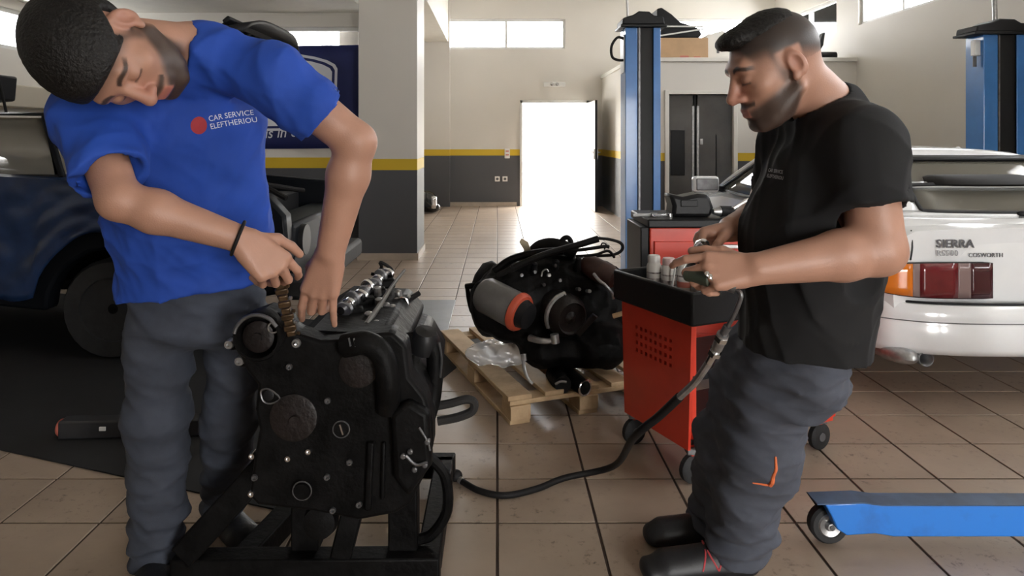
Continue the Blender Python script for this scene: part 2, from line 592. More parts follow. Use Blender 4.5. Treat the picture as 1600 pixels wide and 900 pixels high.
nt.links.new(_mm.outputs[0], _mx.inputs[0]); nt.links.new(_src, _mx.inputs[6]); nt.links.new(_mx.outputs[2], _b.inputs['Base Color'])
grout = mat('dark brown grout', (0.05, 0.032, 0.024), 0.8)
w = MB(); w.bb((LX - .25, -3.25, -.1), (RX + .25, BY + .25, -.004))
floor = struct(w.build('floor', grout, smooth=0))
# tile mesh shared by all loose tiles


def tile_geo(m, cx, cy, g=0.0048, ch=0.001):
    x, y = TX / 2 - g, TY / 2 - g
    vs_ = []
    for k, z in ((0, -.004), (0, -ch), (ch, 0)):
        vs_ += [(cx - x + k, cy - y + k, z), (cx + x - k, cy - y + k, z), (cx + x - k, cy + y - k, z), (cx - x + k, cy + y - k, z)]
    fs = [(8, 9, 10, 11)]
    for j in (0, 4):
        fs += [(j + i, j + (i + 1) % 4, j + 4 + (i + 1) % 4, j + 4 + i) for i in range(4)]
    m.add(vs_, fs)


tm = MB(); tile_geo(tm, 0, 0)
tme = bpy.data.meshes.new('tile')
tme.from_pydata([tuple(q) for q in tm.v], [], tm.f); tme.materials.append(tile_mat)
cells = []
for i in range(-16, 17):
    for j in range(0, 66):
        cx, cy = (i + .5) * TX, Y0 + (j + .5) * TY
        if LX < cx < RX and -3 < cy < BY:
            if (cx < -1.6 and cy > LY) or cy > 10.2 and cx > 2.0:
                continue
            cells.append((cx, cy))


def inview(c):
    cx, cy = c
    if cy < 1.7: return False
    px, py = CX + cx / cy * F, HY + H / cy * F
    return -60 < px < 1660 and py < 960


seen = sorted([c for c in cells if inview(c)], key=lambda c: c[1] * c[1] + c[0] * c[0])
near = set(seen[:296])
rest = MB()
for c in cells:
    if c in near:
        o = bpy.data.objects.new('tile', tme)
        o.location = (c[0], c[1], 0)
        COL.objects.link(o); o.parent = floor
    else:
        tile_geo(rest, c[0], c[1])
o = rest.build('tile_field', tile_mat, floor, smooth=0)
o['kind'] = 'stuff'

# ground outside and the pale wall across the yard
w = MB(); w.bb((-30, BY + .25, -.12), (30, 60, -.02))
struct(w.build('ground_outside', MT['ground'], smooth=0))
w = MB(); w.bb((-30, -40, -.12), (30, -3.25, -.02))
struct(w.build('ground_forecourt', MT['ground'], smooth=0))
w = MB(); w.bb((-4, 19, -.02), (8, 19.2, 2.2))
struct(w.build('wall_outside', MT['cream'], smooth=0))
rail_red = mat('faded red rail', (0.5, 0.16, 0.12), 0.6)
for z, mm in ((0.62, rail_red), (0.30, MT['grey']), (0.05, MT['grey'])):
    w = MB(); w.bb((-1, 18.97, z), (3.2, 19.0, z + .035))
    struct(w.build('trim_1', mm, smooth=0))

# back door: frame, open leaf
w = MB()
for a, b, c, d in ((DX0, DX0 + .05, 0, DZ), (DX1 - .05, DX1, 0, DZ), (DX0, DX1, DZ - .05, DZ)):
    w.bb((a, BY - .015, c), (b, BY + .16, d))
door_1 = struct(w.build('door_1', MT['frame'], bevel=.004))
w = MB(); w.bb((DX1 - .045, BY - 1.12, .012), (DX1 + .0, BY - .03, DZ - .055))
leaf = w.build('door_leaf', MT['frame'], door_1, bevel=.004)
w = MB(); w.bb((DX1 - .043, BY - 1.128, .012), (DX1 - .002, BY - 1.12, DZ - .055))
w.build('door_edge', MT['black'], leaf)
w = MB(); w.box((DX1 - .055, BY - 1.06, 1.02), (.02, .05, .18)); w.tube([(DX1 - .06, BY - 1.06, 1.05), (DX1 - .10, BY - 1.06, 1.05), (DX1 - .10, BY - .95, 1.05)], .011, 8, 3)
w.build('handle', MT['alu'], leaf)
w = MB(); w.box((DX1 + .008, BY - 1.06, 1.02), (.014, .05, .18)); w.tube([(DX1 + .01, BY - 1.06, 1.05), (DX1 + .055, BY - 1.06, 1.05), (DX1 + .055, BY - .95, 1.05)], .011, 8, 3)
w.build('handle', MT['alu'], leaf)

# the inner office: a white box room with a smoked sliding door
OX, OY, OZ = 2.0, 10.2, 2.49
w = MB()
wall_cells(OX, RX, 0, OZ - .06, [(2.53, 3.48, 0, 1.95)], lambda a, b, c, d: w.bb((a, OY, c), (b, OY + .12, d)))
w.bb((OX, OY + .12, 0), (OX + .12, BY, OZ - .06))
office = struct(w.build('wall_office', MT['wall'], smooth=0))
w = MB(); w.bb((OX - .03, OY - .04, OZ - .06), (RX, BY, OZ))
struct(w.build('ceiling_office', MT['cream'], bevel=.006))
w = MB()
for a, b, c, d in ((2.47, 2.53, 0, 2.01), (3.48, 3.54, 0, 2.01), (2.53, 3.48, 1.95, 2.01)):
    w.bb((a, OY - .03, c), (b, OY + .12, d))
door_2 = struct(w.build('door_2', MT['cream'], bevel=.004))
w = MB(); w.bb((2.535, OY + .05, .01), (2.90, OY + .08, 1.94)); w.build('door_leaf', MT['doorglass'], door_2)
w = MB(); w.bb((2.97, OY + .05, .01), (3.475, OY + .08, 1.94)); w.build('door_leaf', MT['doorglass'], door_2)
for x in (2.885, 2.955):
    w = MB(); w.bb((x, OY + .04, .01), (x + .035, OY + .09, 1.78)); w.build('door_stile', MT['alu'], door_2, bevel=.004)
w = MB(); w.bb((2.92, OY + .075, .01), (2.955, OY + .09, 1.94)); w.build('door_seal', MT['black'], door_2)
w = MB(); w.bb((3.24, OY + .042, .01), (3.255, OY + .05, 1.35)); w.build('door_joint', MT['black'], door_2)
w = MB(); w.box((3.02, OY + .03, 1.25), (.05, .03, .09)); w.build('handle', MT['alu'], door_2, bevel=.008)
w = MB(); w.bb((2.57, OY + .035, .75), (2.78, OY + .05, 1.42)); w.build('dark_panel', MT['black'], door_2, bevel=.007)

# small fittings on the walls
t = thing('emergency_lamp', 'small white emergency lamp on the wall above the open door', 'lamp', pt(866, 132, BY))
c = pt(866, 132, BY)
w = MB(); w.box((c.x, BY - .03, c.z), (.42, .06, .09)); w.build('housing', MT['frame'], t, bevel=.012)
for dx in (-.05, .05):
    w = MB(); w.lathe((c.x + dx, BY - .06, c.z), (0, -1, 0), [(.032, 0), (.03, .012), (.0, .02)], 14); w.build('lamp_lens', MT['chrome'], t)
for px, lb in ((777, 'white square wall socket on grey wainscot, farther from the open door'), (789, 'white square wall socket on grey wainscot, closer to the open door')):
    c = pt(px, 279.5, BY)
    t = thing('wall_socket', lb, 'socket', (c.x, BY, c.z), 'pair of wall sockets')
    w = MB(); w.box((c.x, BY - .008, c.z), (.095, .016, .095)); w.build('cover_plate', MT['frame'], t, bevel=.005)
    w = MB(); w.lathe((c.x, BY - .016, c.z), (0, -1, 0), [(.026, 0), (.026, .003), (.02, .003), (.018, .0005)], 16); w.build('outlet', MT['grey'], t)
c = pt(792.5, 239.5, BY)
t = thing('wall_switch', 'white switch box with red button on yellow stripe beside the open door', 'switch', (c.x, BY, c.z))
w = MB(); w.box((c.x, BY - .015, c.z), (.10, .03, .19)); w.build('housing', MT['frame'], t, bevel=.006)
for dz in (-.03, .04):
    w = MB(); w.box((c.x, BY - .035, c.z + dz), (.06, .012, .025)); w.build('button', rail_red, t, bevel=.004)
# dark cabinet on the right wall
c = pt(1378, 206, 9.3)
t = thing('wall_cabinet', 'dark grey flat cabinet hung on the wall behind the white car', 'cabinet', (RX, 9.3, 1.0))
w = MB(); w.bb((RX - .16, 9.2, 1.0), (RX - .001, 9.75, 1.60)); w.build('housing', MT['grey'], t, bevel=.008)
w = MB(); w.bb((RX - .175, 9.215, 1.015), (RX - .16, 9.735, 1.585)); w.build('door', MT['grey'], t, bevel=.004)
w = MB(); w.bb((RX - .15, 9.195, 1.03), (RX - .02, 9.2, 1.57)); w.build('side_panel', MT['lettering'], t, bevel=.002)
# beige duct along the left wall and the black lamp above it
w = MB(); w.bb((LX, 4.4, 1.62), (LX + .22, 7.85, 1.84))
tag(w.build('wall_duct', mat('beige duct', (0.5, 0.45, 0.36), .6), bevel=.01), 'long beige boxed duct along the wall behind the dark car', 'duct')
c = pt(2, 142, 6.3)
t = thing('work_lamp', 'black work lamp with orange rim and hanging cable above the dark car', 'lamp', (LX + .0, 6.3, 1.84))
w = MB(); w.bb((LX + .0, 6.15, 1.841), (LX + .48, 6.45, 1.86)); w.build('bracket', MT['black'], t)
w = MB(); w.prism([(0, 0), (.24, .02), (.26, .25), (.02, .27)], (LX + .27, 6.45, 1.62 + .01), Matrix(((1, 0, 0), (0, 0, 1), (0, 1, 0))), -.3, 0); w.build('lamp_body', MT['black'], t, bevel=.02)
w = MB(); w.bb((LX + .26, 6.12, 1.66), (LX + .40, 6.15, 1.86)); w.build('rim', mat('orange rim', (.5, .2, .03), .5), t, bevel=.01)
w = MB(); w.tube([(LX + .52, 6.2, 1.86), (LX + .56, 6.2, 1.7), (LX + .60, 6.2, 1.50), (LX + .62, 6.2, 1.2)], .012, 8, 4); w.build('cable', MT['hose'], t)

# banner on the left back wall
def text_mesh(body, size, extrude=0.001, bold=0.0, shear=0.0, space=1.0):
    cu = bpy.data.curves.new('txt', 'FONT')
    cu.body = body; cu.size = size; cu.extrude = extrude; cu.offset = bold; cu.shear = shear; cu.space_character = space
    cu.align_x = 'LEFT'; cu.resolution_u = 3
    ob = bpy.data.objects.new('txt', cu)
    COL.objects.link(ob)
    bpy.context.view_layer.update()
    dg = bpy.context.evaluated_depsgraph_get()
    me = bpy.data.meshes.new_from_object(ob.evaluated_get(dg))
    vs_ = [Vector(q.co) for q in me.vertices]
    fs = [tuple(p.vertices) for p in me.polygons]
    bpy.data.objects.remove(ob); bpy.data.curves.remove(cu); bpy.data.meshes.remove(me)
    return vs_, fs


def put_text(name, body, size, o, R, material, parent, sx=1.0, **k):
    vs_, fs = text_mesh(body, size, **k)
    m = MB(); m.add([Vector(o) + R @ Vector((q.x * sx, q.y, q.z)) for q in vs_], fs)
    return m.build(name, material, parent, smooth=0)


RXZ = Matrix(((1, 0, 0), (0, 0, -1), (0, 1, 0)))      # local x right, local y up, local z towards the camera
BYn = LY - .02
b0, b1 = pt(255, 70, BYn), pt(563, 231, BYn)
ban = thing('banner', 'navy banner with a white shield and handwritten line on the wall', 'banner', (b1.x - 1, BYn, b1.z))
w = MB()
rows = []
for j in range(9):
    z = b0.z + (b1.z - b0.z) * j / 8
    rows.append([Vector((b0.x + (b1.x - b0.x) * i / 24, BYn + .012 * math.sin(i * .9 + j * .25), z - .012 * math.sin(i * math.pi / 24))) for i in range(25)])
w.grid(rows); w.build('cloth', MT['banner'], ban, solid=.004)


def shield(cx, cz, hw, top, bot):
    pts = []
    for k in range(13):
        a = math.pi * (1 - k / 12)
        pts.append((cx + hw * math.cos(a), cz + top * .62 + top * .38 * math.sin(a)))
    for k in range(1, 12):
        a = -math.pi * k / 12
        s = math.sin(a)
        pts.append((cx + hw * math.copysign(abs(math.cos(a)) ** .62, math.cos(a)), cz - bot * .55 + bot * .45 * s))
    return pts


sc = pt(410, 150, BYn)
for hw, tp, bt, mm, d in ((.86, .50, .40, 'bwhite', .018), (.83, .47, .372, 'banner', .021), (.80, .44, .345, 'bwhite', .024)):
    w = MB(); w.prism(shield(0, 0, hw, tp, bt), (sc.x, BYn, sc.z), RXZ, d - .002, d); w.build('shield', MT[mm], ban, smooth=0)
q = pt(495, 135, BYn)
w = MB(); w.bb((q.x, BYn - .028, q.z - .08), (q.x + .09, BYn - .025, q.z + .10)); w.build('emblem', MT['grey'], ban)
w = MB(); w.bb((q.x + .02, BYn - .031, q.z - .08), (q.x + .05, BYn - .028, q.z + .07)); w.build('emblem', MT['bwhite'], ban)
q = pt(413, 173, BYn)
for dx in (0, .14):
    put_text('lettering', 'A', .12, (q.x + dx, BYn - .026, q.z), RXZ, MT['grey'], ban)
q = pt(414, 216, BYn)
put_text('lettering', 'is in our h', .17, (q.x, BYn - .02, q.z), RXZ @ Matrix.Rotation(.05, 3, 'Z'), MT['bwhite'], ban, shear=.25, sx=.92)

# ------------------------------------------------------------------ signed distance bodies (people, cloth, soft shapes)
f32 = np.float32


def A(*p):
    return np.array(p[0] if len(p) == 1 else p, f32)


def s_cap(a, b, ra, rb=None):
    a, b = A(tuple(a)), A(tuple(b)); rb = ra if rb is None else rb
    ba = b - a; L2 = float(ba @ ba) + 1e-12

    def fn(P):
        pa = P - a
        t = np.clip(pa @ ba / L2, 0, 1)
        d = pa - t[:, None] * ba
        return np.sqrt((d * d).sum(1)) - (ra + (rb - ra) * t)
    return fn


def s_ell(c, r, R=None):
    c, r = A(tuple(c)), A(tuple(r)); Rn = None if R is None else np.array(R, f32)

    def fn(P):
        q = P - c
        if Rn is not None: q = q @ Rn
        k0 = np.sqrt(((q / r) ** 2).sum(1)); k1 = np.sqrt(((q / (r * r)) ** 2).sum(1)) + 1e-9
        return k0 * (k0 - 1) / k1
    return fn


def s_ecap(a, b, ra, rb, xh):
    """capsule with an elliptical section: ra, rb = (rx, ry); xh = direction of rx"""
    a, b = Vector(a), Vector(b)
    M = np.array(frame(b - a, xh), f32); L = (b - a).length; a = A(tuple(a))

    def fn(P):
        q = (P - a) @ M
        t = np.clip(q[:, 2] / L, 0, 1)
        rx = ra[0] + (rb[0] - ra[0]) * t; ry = ra[1] + (rb[1] - ra[1]) * t
        rm = np.minimum(rx, ry)
        dz = q[:, 2] - t * L
        k = np.sqrt((q[:, 0] / rx) ** 2 + (q[:, 1] / ry) ** 2 + (dz / rm) ** 2)
        return (k - 1) * rm
    return fn


def s_half(c, n):
    """inside where (p - c) . n < 0"""
    c = A(tuple(c)); n = A(tuple(Vector(n).normalized()))
    return lambda P: (P - c) @ n


def smin(a, b, k):
    if k <= 0: return np.minimum(a, b)
    h = np.clip(.5 + .5 * (b - a) / k, 0, 1)
    return b + (a - b) * h - k * h * (1 - h)


def s_and(f, g):
    return lambda P: np.maximum(f(P), g(P))


class SDF:
    def __init__(self):
        self.ops = []; self.disp = None

    def add(self, fn, k=0.01): self.ops.append((0, fn, k)); return self
    def sub(self, fn, k=0.0): self.ops.append((1, fn, k)); return self
    def cut(self, fn): self.ops.append((2, fn, 0)); return self

    def __call__(self, P):
        d = None
        for op, fn, k in self.ops:
            e = fn(P)
            if d is None: d = e
            elif op == 0: d = smin(d, e, k)
            elif op == 1: d = -smin(-d, e, k)
            else: d = np.maximum(d, e)
        if self.disp is not None: d = d + self.disp(P)
        return d

    def mesh(self, lo, hi, h, q=6):
        lo, hi = A(tuple(lo)), A(tuple(hi))
        nc = np.ceil((hi - lo) / (h * q)).astype(int)
        n = nc * q
        ax = [lo[i] + (np.arange(nc[i]) * q + (q - 1) / 2).astype(f32) * h for i in range(3)]
        g = np.stack(np.meshgrid(*ax, indexing='ij'), -1).reshape(-1, 3).astype(f32)
        dc = np.concatenate([self(g[i:i + 300000]) for i in range(0, len(g), 300000)]).reshape(nc)
        act = np.abs(dc) < h * q * 1.25
        D = np.repeat(np.repeat(np.repeat(dc, q, 0), q, 1), q, 2).astype(f32)
        I = np.argwhere(act)
        off = np.stack(np.meshgrid(*[np.arange(q)] * 3, indexing='ij'), -1).reshape(-1, 3)
        step = max(1, 400000 // q ** 3)
        for i in range(0, len(I), step):
            idx = (I[i:i + step, None, :] * q + off[None]).reshape(-1, 3)
            D[idx[:, 0], idx[:, 1], idx[:, 2]] = self((lo + idx.astype(f32) * h).astype(f32))
        ins = D < 0
        c = [ins[:-1, :-1, :-1], ins[1:, :-1, :-1], ins[:-1, 1:, :-1], ins[1:, 1:, :-1], ins[:-1, :-1, 1:], ins[1:, :-1, 1:], ins[:-1, 1:, 1:], ins[1:, 1:, 1:]]
        anyc = c[0].copy(); allc = c[0].copy()
        for x in c[1:]:
            anyc |= x; allc &= x
        cells_ = np.argwhere(anyc & ~allc)
        vid = np.full(anyc.shape, -1, np.int32)
        vid[cells_[:, 0], cells_[:, 1], cells_[:, 2]] = np.arange(len(cells_))
        co = np.array([[x, y, z] for z in (0, 1) for y in (0, 1) for x in (0, 1)])
        vals = np.stack([D[cells_[:, 0] + o[0], cells_[:, 1] + o[1], cells_[:, 2] + o[2]] for o in co], 1)
        acc = np.zeros((len(cells_), 3), f32); cnt = np.zeros(len(cells_), f32)
        for i in range(8):
            for bit in (1, 2, 4):
                j = i | bit
                if j == i: continue
                a, b = vals[:, i], vals[:, j]
                m = (a < 0) != (b < 0)
                t = np.where(m, a / np.where(m, a - b, 1), 0).astype(f32)
                p = co[i] + t[:, None] * (co[j] - co[i])
                acc += np.where(m[:, None], p, 0); cnt += m
        verts = lo + (cells_ + acc / np.maximum(cnt, 1)[:, None]) * h
        faces = []
        for axi in range(3):
            s0 = [slice(None)] * 3; s1 = [slice(None)] * 3
            s0[axi] = slice(0, -1); s1[axi] = slice(1, None)
            a, b = ins[tuple(s0)], ins[tuple(s1)]
            E = np.argwhere(a != b)
            u, w_ = (axi + 1) % 3, (axi + 2) % 3
            ok = (E[:, u] > 0) & (E[:, w_] > 0) & (E[:, u] < D.shape[u] - 1) & (E[:, w_] < D.shape[w_] - 1)
            E = E[ok]
            fl = a[E[:, 0], E[:, 1], E[:, 2]]
            qd = []
            for du, dw in ((-1, -1), (0, -1), (0, 0), (-1, 0)):
                e = E.copy(); e[:, u] += du; e[:, w_] += dw
                qd.append(vid[e[:, 0], e[:, 1], e[:, 2]])
            qd = np.stack(qd, 1)
            qd = np.where(fl[:, None], qd, qd[:, ::-1])
            faces.append(qd)
        faces = np.concatenate(faces)
        faces = faces[(faces >= 0).all(1)]
        return verts.astype(f32), faces


def sdf_obj(name, S, lo, hi, h, material, parent=None, color=None, smooth_it=1):
    v, f = S.mesh(lo, hi, h)
    # relax once: takes the grid stepping out of the surface
    for _ in range(smooth_it):
        acc = np.zeros_like(v); cnt = np.zeros(len(v), f32)
        for k in range(4):
            a, b = f[:, k], f[:, (k + 1) % 4]
            for d in range(3):
                acc[:, d] += np.bincount(a, v[b, d], len(v)) + np.bincount(b, v[a, d], len(v))
            cnt += np.bincount(a, None, len(v)) + np.bincount(b, None, len(v))
        v = v * .5 + .5 * (acc / np.maximum(cnt, 1)[:, None]).astype(f32)
    cols = color(v) if color is not None else None
    W = WM.get(parent.name, Matrix.Identity(4)) if parent is not None else Matrix.Identity(4)
    off = np.array(W.translation, f32)
    me = bpy.data.meshes.new(name)
    me.vertices.add(len(v)); me.vertices.foreach_set('co', (v - off).ravel().astype(f32))
    me.loops.add(len(f) * 4); me.loops.foreach_set('vertex_index', f.ravel().astype(np.int32))
    me.polygons.add(len(f)); me.polygons.foreach_set('loop_start', (np.arange(len(f)) * 4).astype(np.int32))
    me.update(calc_edges=True); me.validate()
    me.shade_smooth()
    if cols is not None:
        at = me.color_attributes.new('Col', 'FLOAT_COLOR', 'POINT')
        at.data.foreach_set('color', np.concatenate([cols, np.ones((len(cols), 1))], 1).astype(f32).ravel())
    me.materials.append(material)
    o = bpy.data.objects.new(name, me)
    COL.objects.link(o)
    if parent is not None: o.parent = parent
    WM[o.name] = W
    return o


def folds(seed, amp, freq, n=7, stretch=(1, 1, 1)):
    rs = np.random.RandomState(seed)
    D_ = rs.normal(size=(n, 3)); D_ /= np.linalg.norm(D_, axis=1)[:, None]
    D_ = (D_ * np.array(stretch)).astype(f32); ph = rs.uniform(0, 6.3, n).astype(f32); fr = (freq * rs.uniform(.6, 1.6, n)).astype(f32)
    D2 = rs.normal(size=(n, 3)).astype(f32)

    def fn(P):
        s = np.zeros(len(P), f32)
        for i in range(n):
            w_ = 1.3 * np.sin(P @ D2[i] * 5 + ph[i] * 2)
            s += (1 - np.abs(np.sin((P @ D_[i]) * fr[i] + ph[i] + w_))) ** 2 - .35
        return -amp * s / math.sqrt(n)
    return fn


def sstep(a, b, x):
    t = np.clip((x - a) / (b - a), 0, 1)
    return t * t * (3 - 2 * t)


def head_sdf():
    """local frame: x = right hand side, y = face, z = up; origin between the ears"""
    S = SDF()
    S.add(s_ell((0, -.016, .030), (.076, .097, .086)), 0)
    S.add(s_ell((0, .030, -.030), (.062, .062, .082)), .03)
    S.add(s_ell((0, .036, -.078), (.053, .048, .038)), .025)
    S.add(s_cap((-.018, .076, -.103), (.018, .076, -.103), .018), .02)
    for s in (-1, 1):
        S.add(s_cap((s * .060, -.004, -.055), (s * .035, .055, -.098), .016), .02)
        S.add(s_ell((s * .043, .058, -.020), (.022, .020, .018)), .02)
    S.add(s_cap((-.034, .074, .026), (.034, .074, .026), .015), .016)
    for s in (-1, 1):
        S.sub(s_ell((s * .031, .098, .002), (.018, .018, .013)), .012)
        S.add(s_ell((s * .031, .077, .001), (.0145, .012, .0115)), .005)
    S.add(s_cap((0, .088, .012), (0, .110, -.028), .0085, .0125), .010)
    S.add(s_ell((0, .112, -.030), (.0125, .013, .012)), .006)
    for s in (-1, 1):
        S.add(s_ell((s * .0125, .098, -.035), (.0085, .011, .008)), .006)
    S.add(s_ell((0, .080, -.066), (.032, .018, .024)), .012)
    S.add(s_cap((-.017, .094, -.063), (.017, .094, -.063), .0055), .005)
    S.add(s_cap((-.015, .093, -.074), (.015, .093, -.074), .0065), .005)
    S.sub(s_cap((-.019, .1015, -.0685), (.019, .1015, -.0685), .0022), .003)
    for s in (-1, 1):
        Rm = Matrix.Rotation(s * .32, 3, 'Z') @ Matrix.Rotation(-.18, 3, 'X')
        S.add(s_ell((s * .080, -.012, -.003), (.009, .019, .031), Rm), .006)
        S.sub(s_ell((s * .088, -.008, -.002), (.008, .011, .018), Rm), .004)
        S.add(s_ell((s * .078, -.002, -.030), (.007, .009, .010)), .006)
    return S


HEAD = head_sdf()


class HeadFrame:
    def __init__(self, O, fwd, up, s):
        f = Vector(fwd).normalized(); u = Vector(up); u = (u - f * u.dot(f)).normalized(); r = f.cross(u)
        self.O = Vector(O); self.R = Matrix((r, f, u)).transposed(); self.Rn = np.array(self.R, f32); self.On = A(tuple(O)); self.s = s

    def loc(self, P): return ((P - self.On) @ self.Rn) / self.s
    def pt(self, x, y, z): return self.O + self.R @ Vector((x, y, z)) * self.s
    def fn(self, g): return lambda P: self.s * g(self.loc(P))


def hand(S, wrist, fdir, back, side, bends, spread, thumb, sc=1.0, k0=.012):
    """side: +1 left hand, -1 right hand. bends: 4 x (knuckle, middle, end) in degrees; thumb: 3 local directions"""
    y = Vector(fdir).normalized(); z = Vector(back); z = (z - y * z.dot(y)).normalized(); x = y.cross(z) * side
    W_ = Vector(wrist)
    L = lambda a, b, c: W_ + (x * a + y * b + z * c) * sc
    kn = [(.029, .086), (.009, .091), (-.011, .086), (-.030, .076)]
    for i, (kx, ky) in enumerate(kn):
        S.add(s_cap(L(kx * .55, .008, 0), L(kx, ky, 0), .0165 * sc, .0125 * sc), k0)
    S.add(s_cap(L(.016, .03, -.010), L(.022, .062, -.008), .016 * sc, .012 * sc), .012)
    S.add(s_cap(L(-.02, .025, -.008), L(-.026, .06, -.008), .014 * sc, .011 * sc), .012)
    lens = [(.046, .027, .021), (.050, .031, .022), (.046, .029, .022), (.036, .022, .019)]
    rad = [.0098, .0102, .0097, .0086]
    tips = []
    for i in range(4):
        p = L(kn[i][0], kn[i][1], 0); a = 0.0
        for j in range(3):
            a += math.radians(bends[i][j])
            d = (y * math.cos(a) - z * math.sin(a) + x * spread[i] * math.cos(a)).normalized()
            q = p + d * lens[i][j] * sc
            r0 = rad[i] * (1 - .1 * j) * sc
            S.add(s_cap(p, q, r0, r0 * .9), .0035)
            p = q
        tips.append(p)
    p = L(.018, .018, -.008)
    for j, (ln, r) in enumerate(((.046, .0155), (.034, .0115), (.028, .0105))):
        d = thumb[j]; d = (x * d[0] + y * d[1] + z * d[2]).normalized()
        q = p + d * ln * sc
        S.add(s_cap(p, q, r * sc, r * .86 * sc), .010 if j == 0 else .004)
        p = q
    tips.append(p)
    return tips


def arm(S, sh, el, wr, r=(.056, .050, .052, .036), k=.03):
    sh, el, wr = Vector(sh), Vector(el), Vector(wr)
    S.add(s_cap(sh, el, r[0], r[1]), k)
    m = el.lerp(wr, .3)
    S.add(s_cap(el, m, r[1] * .95, r[2]), .02)
    S.add(s_cap(m, wr, r[2], r[3]), .02)


SKIN = np.array((.40, .215, .150)); STUB = np.array((.028, .020, .016)); LIP = np.array((.42, .16, .12)); HAIRC = np.array((.012, .010, .009))


def face_color(hf, fade):
    def fn(v):
        q = hf.loc(v); x, y, z = q[:, 0], q[:, 1], q[:, 2]; ax = np.abs(x)
        c = np.tile(SKIN, (len(v), 1)).astype(np.float64)
        near_ = (np.abs(q).max(1) < .2)
        # redder nose, cheeks, ears
        red = np.exp(-(((x / .03) ** 2) + ((y - .10) / .03) ** 2 + ((z + .03) / .03) ** 2)) + .7 * np.exp(-(((ax - .08) / .02) ** 2 + ((y + .01) / .03) ** 2 + ((z + .0) / .03) ** 2))
        c = c * (1 - .35 * np.clip(red, 0, 1)[:, None] * np.array((0.05, .55, .5)))
        line = -.046 + .34 * np.clip(.05 - y, -.05, .07)
        b = sstep(.012, -.012, z - line) * sstep(-.018, .004, y + .25 * (z + .05)) * sstep(-.150, -.118, z)
        b = np.maximum(b, sstep(.006, -.004, np.abs(z + .0525) - .005) * (ax < .033) * sstep(.06, .075, y))
        b = np.maximum(b, .75 * sstep(.024, .004, np.abs(y - .012 - .1 * z)) * sstep(-.07, -.04, z) * sstep(.07, .03, z) * (ax > .045))
        lips = sstep(.022, .017, ax) * sstep(.0115, .008, np.abs(z + .0688)) * sstep(.08, .088, y)
        b = b * (1 - lips)
        if fade:
            t = sstep(-.004, .046, z - .35 * np.clip(y, -.2, .03))
            t = t * sstep(.075, .055, y - .25 * (z - .03)) * (z > -.005)
            t2 = sstep(-.03, .05, z) * sstep(-.03, -.07, y) * .6
            b2 = np.clip(np.maximum(t, t2), 0, 1) * .96
        else:
            b2 = sstep(.0, .04, z - .74 * (y - .085) - .03)
        brow = sstep(.0065, .003, np.abs(z - .030 + 2.2 * (ax - .03) ** 2 * 8)) * sstep(.010, .014, ax) * sstep(.056, .050, ax) * sstep(.05, .06, y)
        lash = sstep(.0035, .0015, np.abs(z + .0065 + .0 * ax)) * sstep(.016, .013, np.abs(ax - .031)) * sstep(.06, .068, y)
        ear = 1 - sstep(.068, .073, ax) * sstep(-.04, -.03, y) * sstep(.03, .02, y) * sstep(.040, .030, np.abs(z + .003))
        b2 = b2 * ear; b = b * ear
        b = np.where(near_, np.clip(b, 0, 1) * .92, 0)[:, None]
        c = c * (1 - b) + STUB * b
        l = np.where(near_, lips, 0)[:, None]; c = c * (1 - l) + LIP * l
        b2 = np.where(near_, np.clip(b2, 0, 1), 0)[:, None]; c = c * (1 - b2) + HAIRC * 1.6 * b2
        w_ = np.where(near_, np.maximum(brow, lash * .8), 0)[:, None] * .9; c = c * (1 - w_) + HAIRC * w_
        return c
    return fn


MSKIN = attr_mat('skin', 0.48, bump=.08, bscale=260, var=.10, sss=0.0)
MHAIR = mat('black hair', (0.006, 0.005, 0.0045), 0.6, bump=.5, bscale=150, stretch=(1, 1, 1), spec=.35)
MBLUE = mat('blue cotton', (0.010, 0.058, 0.36), 0.8, var=.10, vscale=5, bump=.05, bscale=500)
MTEE = mat('black cotton', (0.0036, 0.0036, 0.0044), 0.9, var=.12, vscale=6, bump=.05, bscale=500)
MTRO = mat('grey work cloth', (0.040, 0.047, 0.066), 0.85, var=.18, vscale=8, bump=.08, bscale=400)
MTRO2 = mat('slate work cloth', (0.058, 0.064, 0.084), 0.85, var=.14, vscale=8, bump=.08, bscale=400)
MSHOE = mat('black shoe leather', (0.009, 0.009, 0.011), 0.5, var=.2, vscale=30, bump=.1, bscale=90)


def shoe(S, heel, toe, w_=.05):
    heel, toe = Vector(heel), Vector(toe)
    d = (toe - heel).normalized(); L = (toe - heel).length
    x = d.cross(Vector((0, 0, 1)))
    z0 = Vector((0, 0, 1))
    S.add(s_ecap(heel + d * .045 + z0 * .028, toe - d * .05 + z0 * .026, (.040, .028), (.050, .026), x), .02)
    S.add(s_ecap(heel + d * .05 + z0 * .05, heel + d * (L * .74) + z0 * .046, (.043, .050), (.043, .030), x), .03)
    S.add(s_cap(heel + d * .055 + z0 * .06, heel + d * .06 + z0 * .115, .043, .045), .025)
    S.cut(s_half((0, 0, .003), (0, 0, -1)))


def project_text(name, body, size, o, xdir, ydir, S, material, parent, sx=1.0, lift=.0012):
    """lettering laid onto a garment: every corner is dropped onto the cloth"""
    vs_, fs = text_mesh(body, size, extrude=0.0)
    xd, yd = Vector(xdir).normalized(), Vector(ydir).normalized()
    n = xd.cross(yd).normalized()
    P = np.array([tuple(Vector(o) + xd * q.x * sx + yd * q.y + n * .06) for q in vs_], f32)
    nn = A(tuple(n))
    for _ in range(40):
        P = P - nn * np.clip(S(P), -.02, .02)[:, None] * .8
    P = P + nn * lift
    m = MB(); m.add([Vector(p) for p in P.tolist()], fs)
    return m.build(name, material, parent, smooth=0)

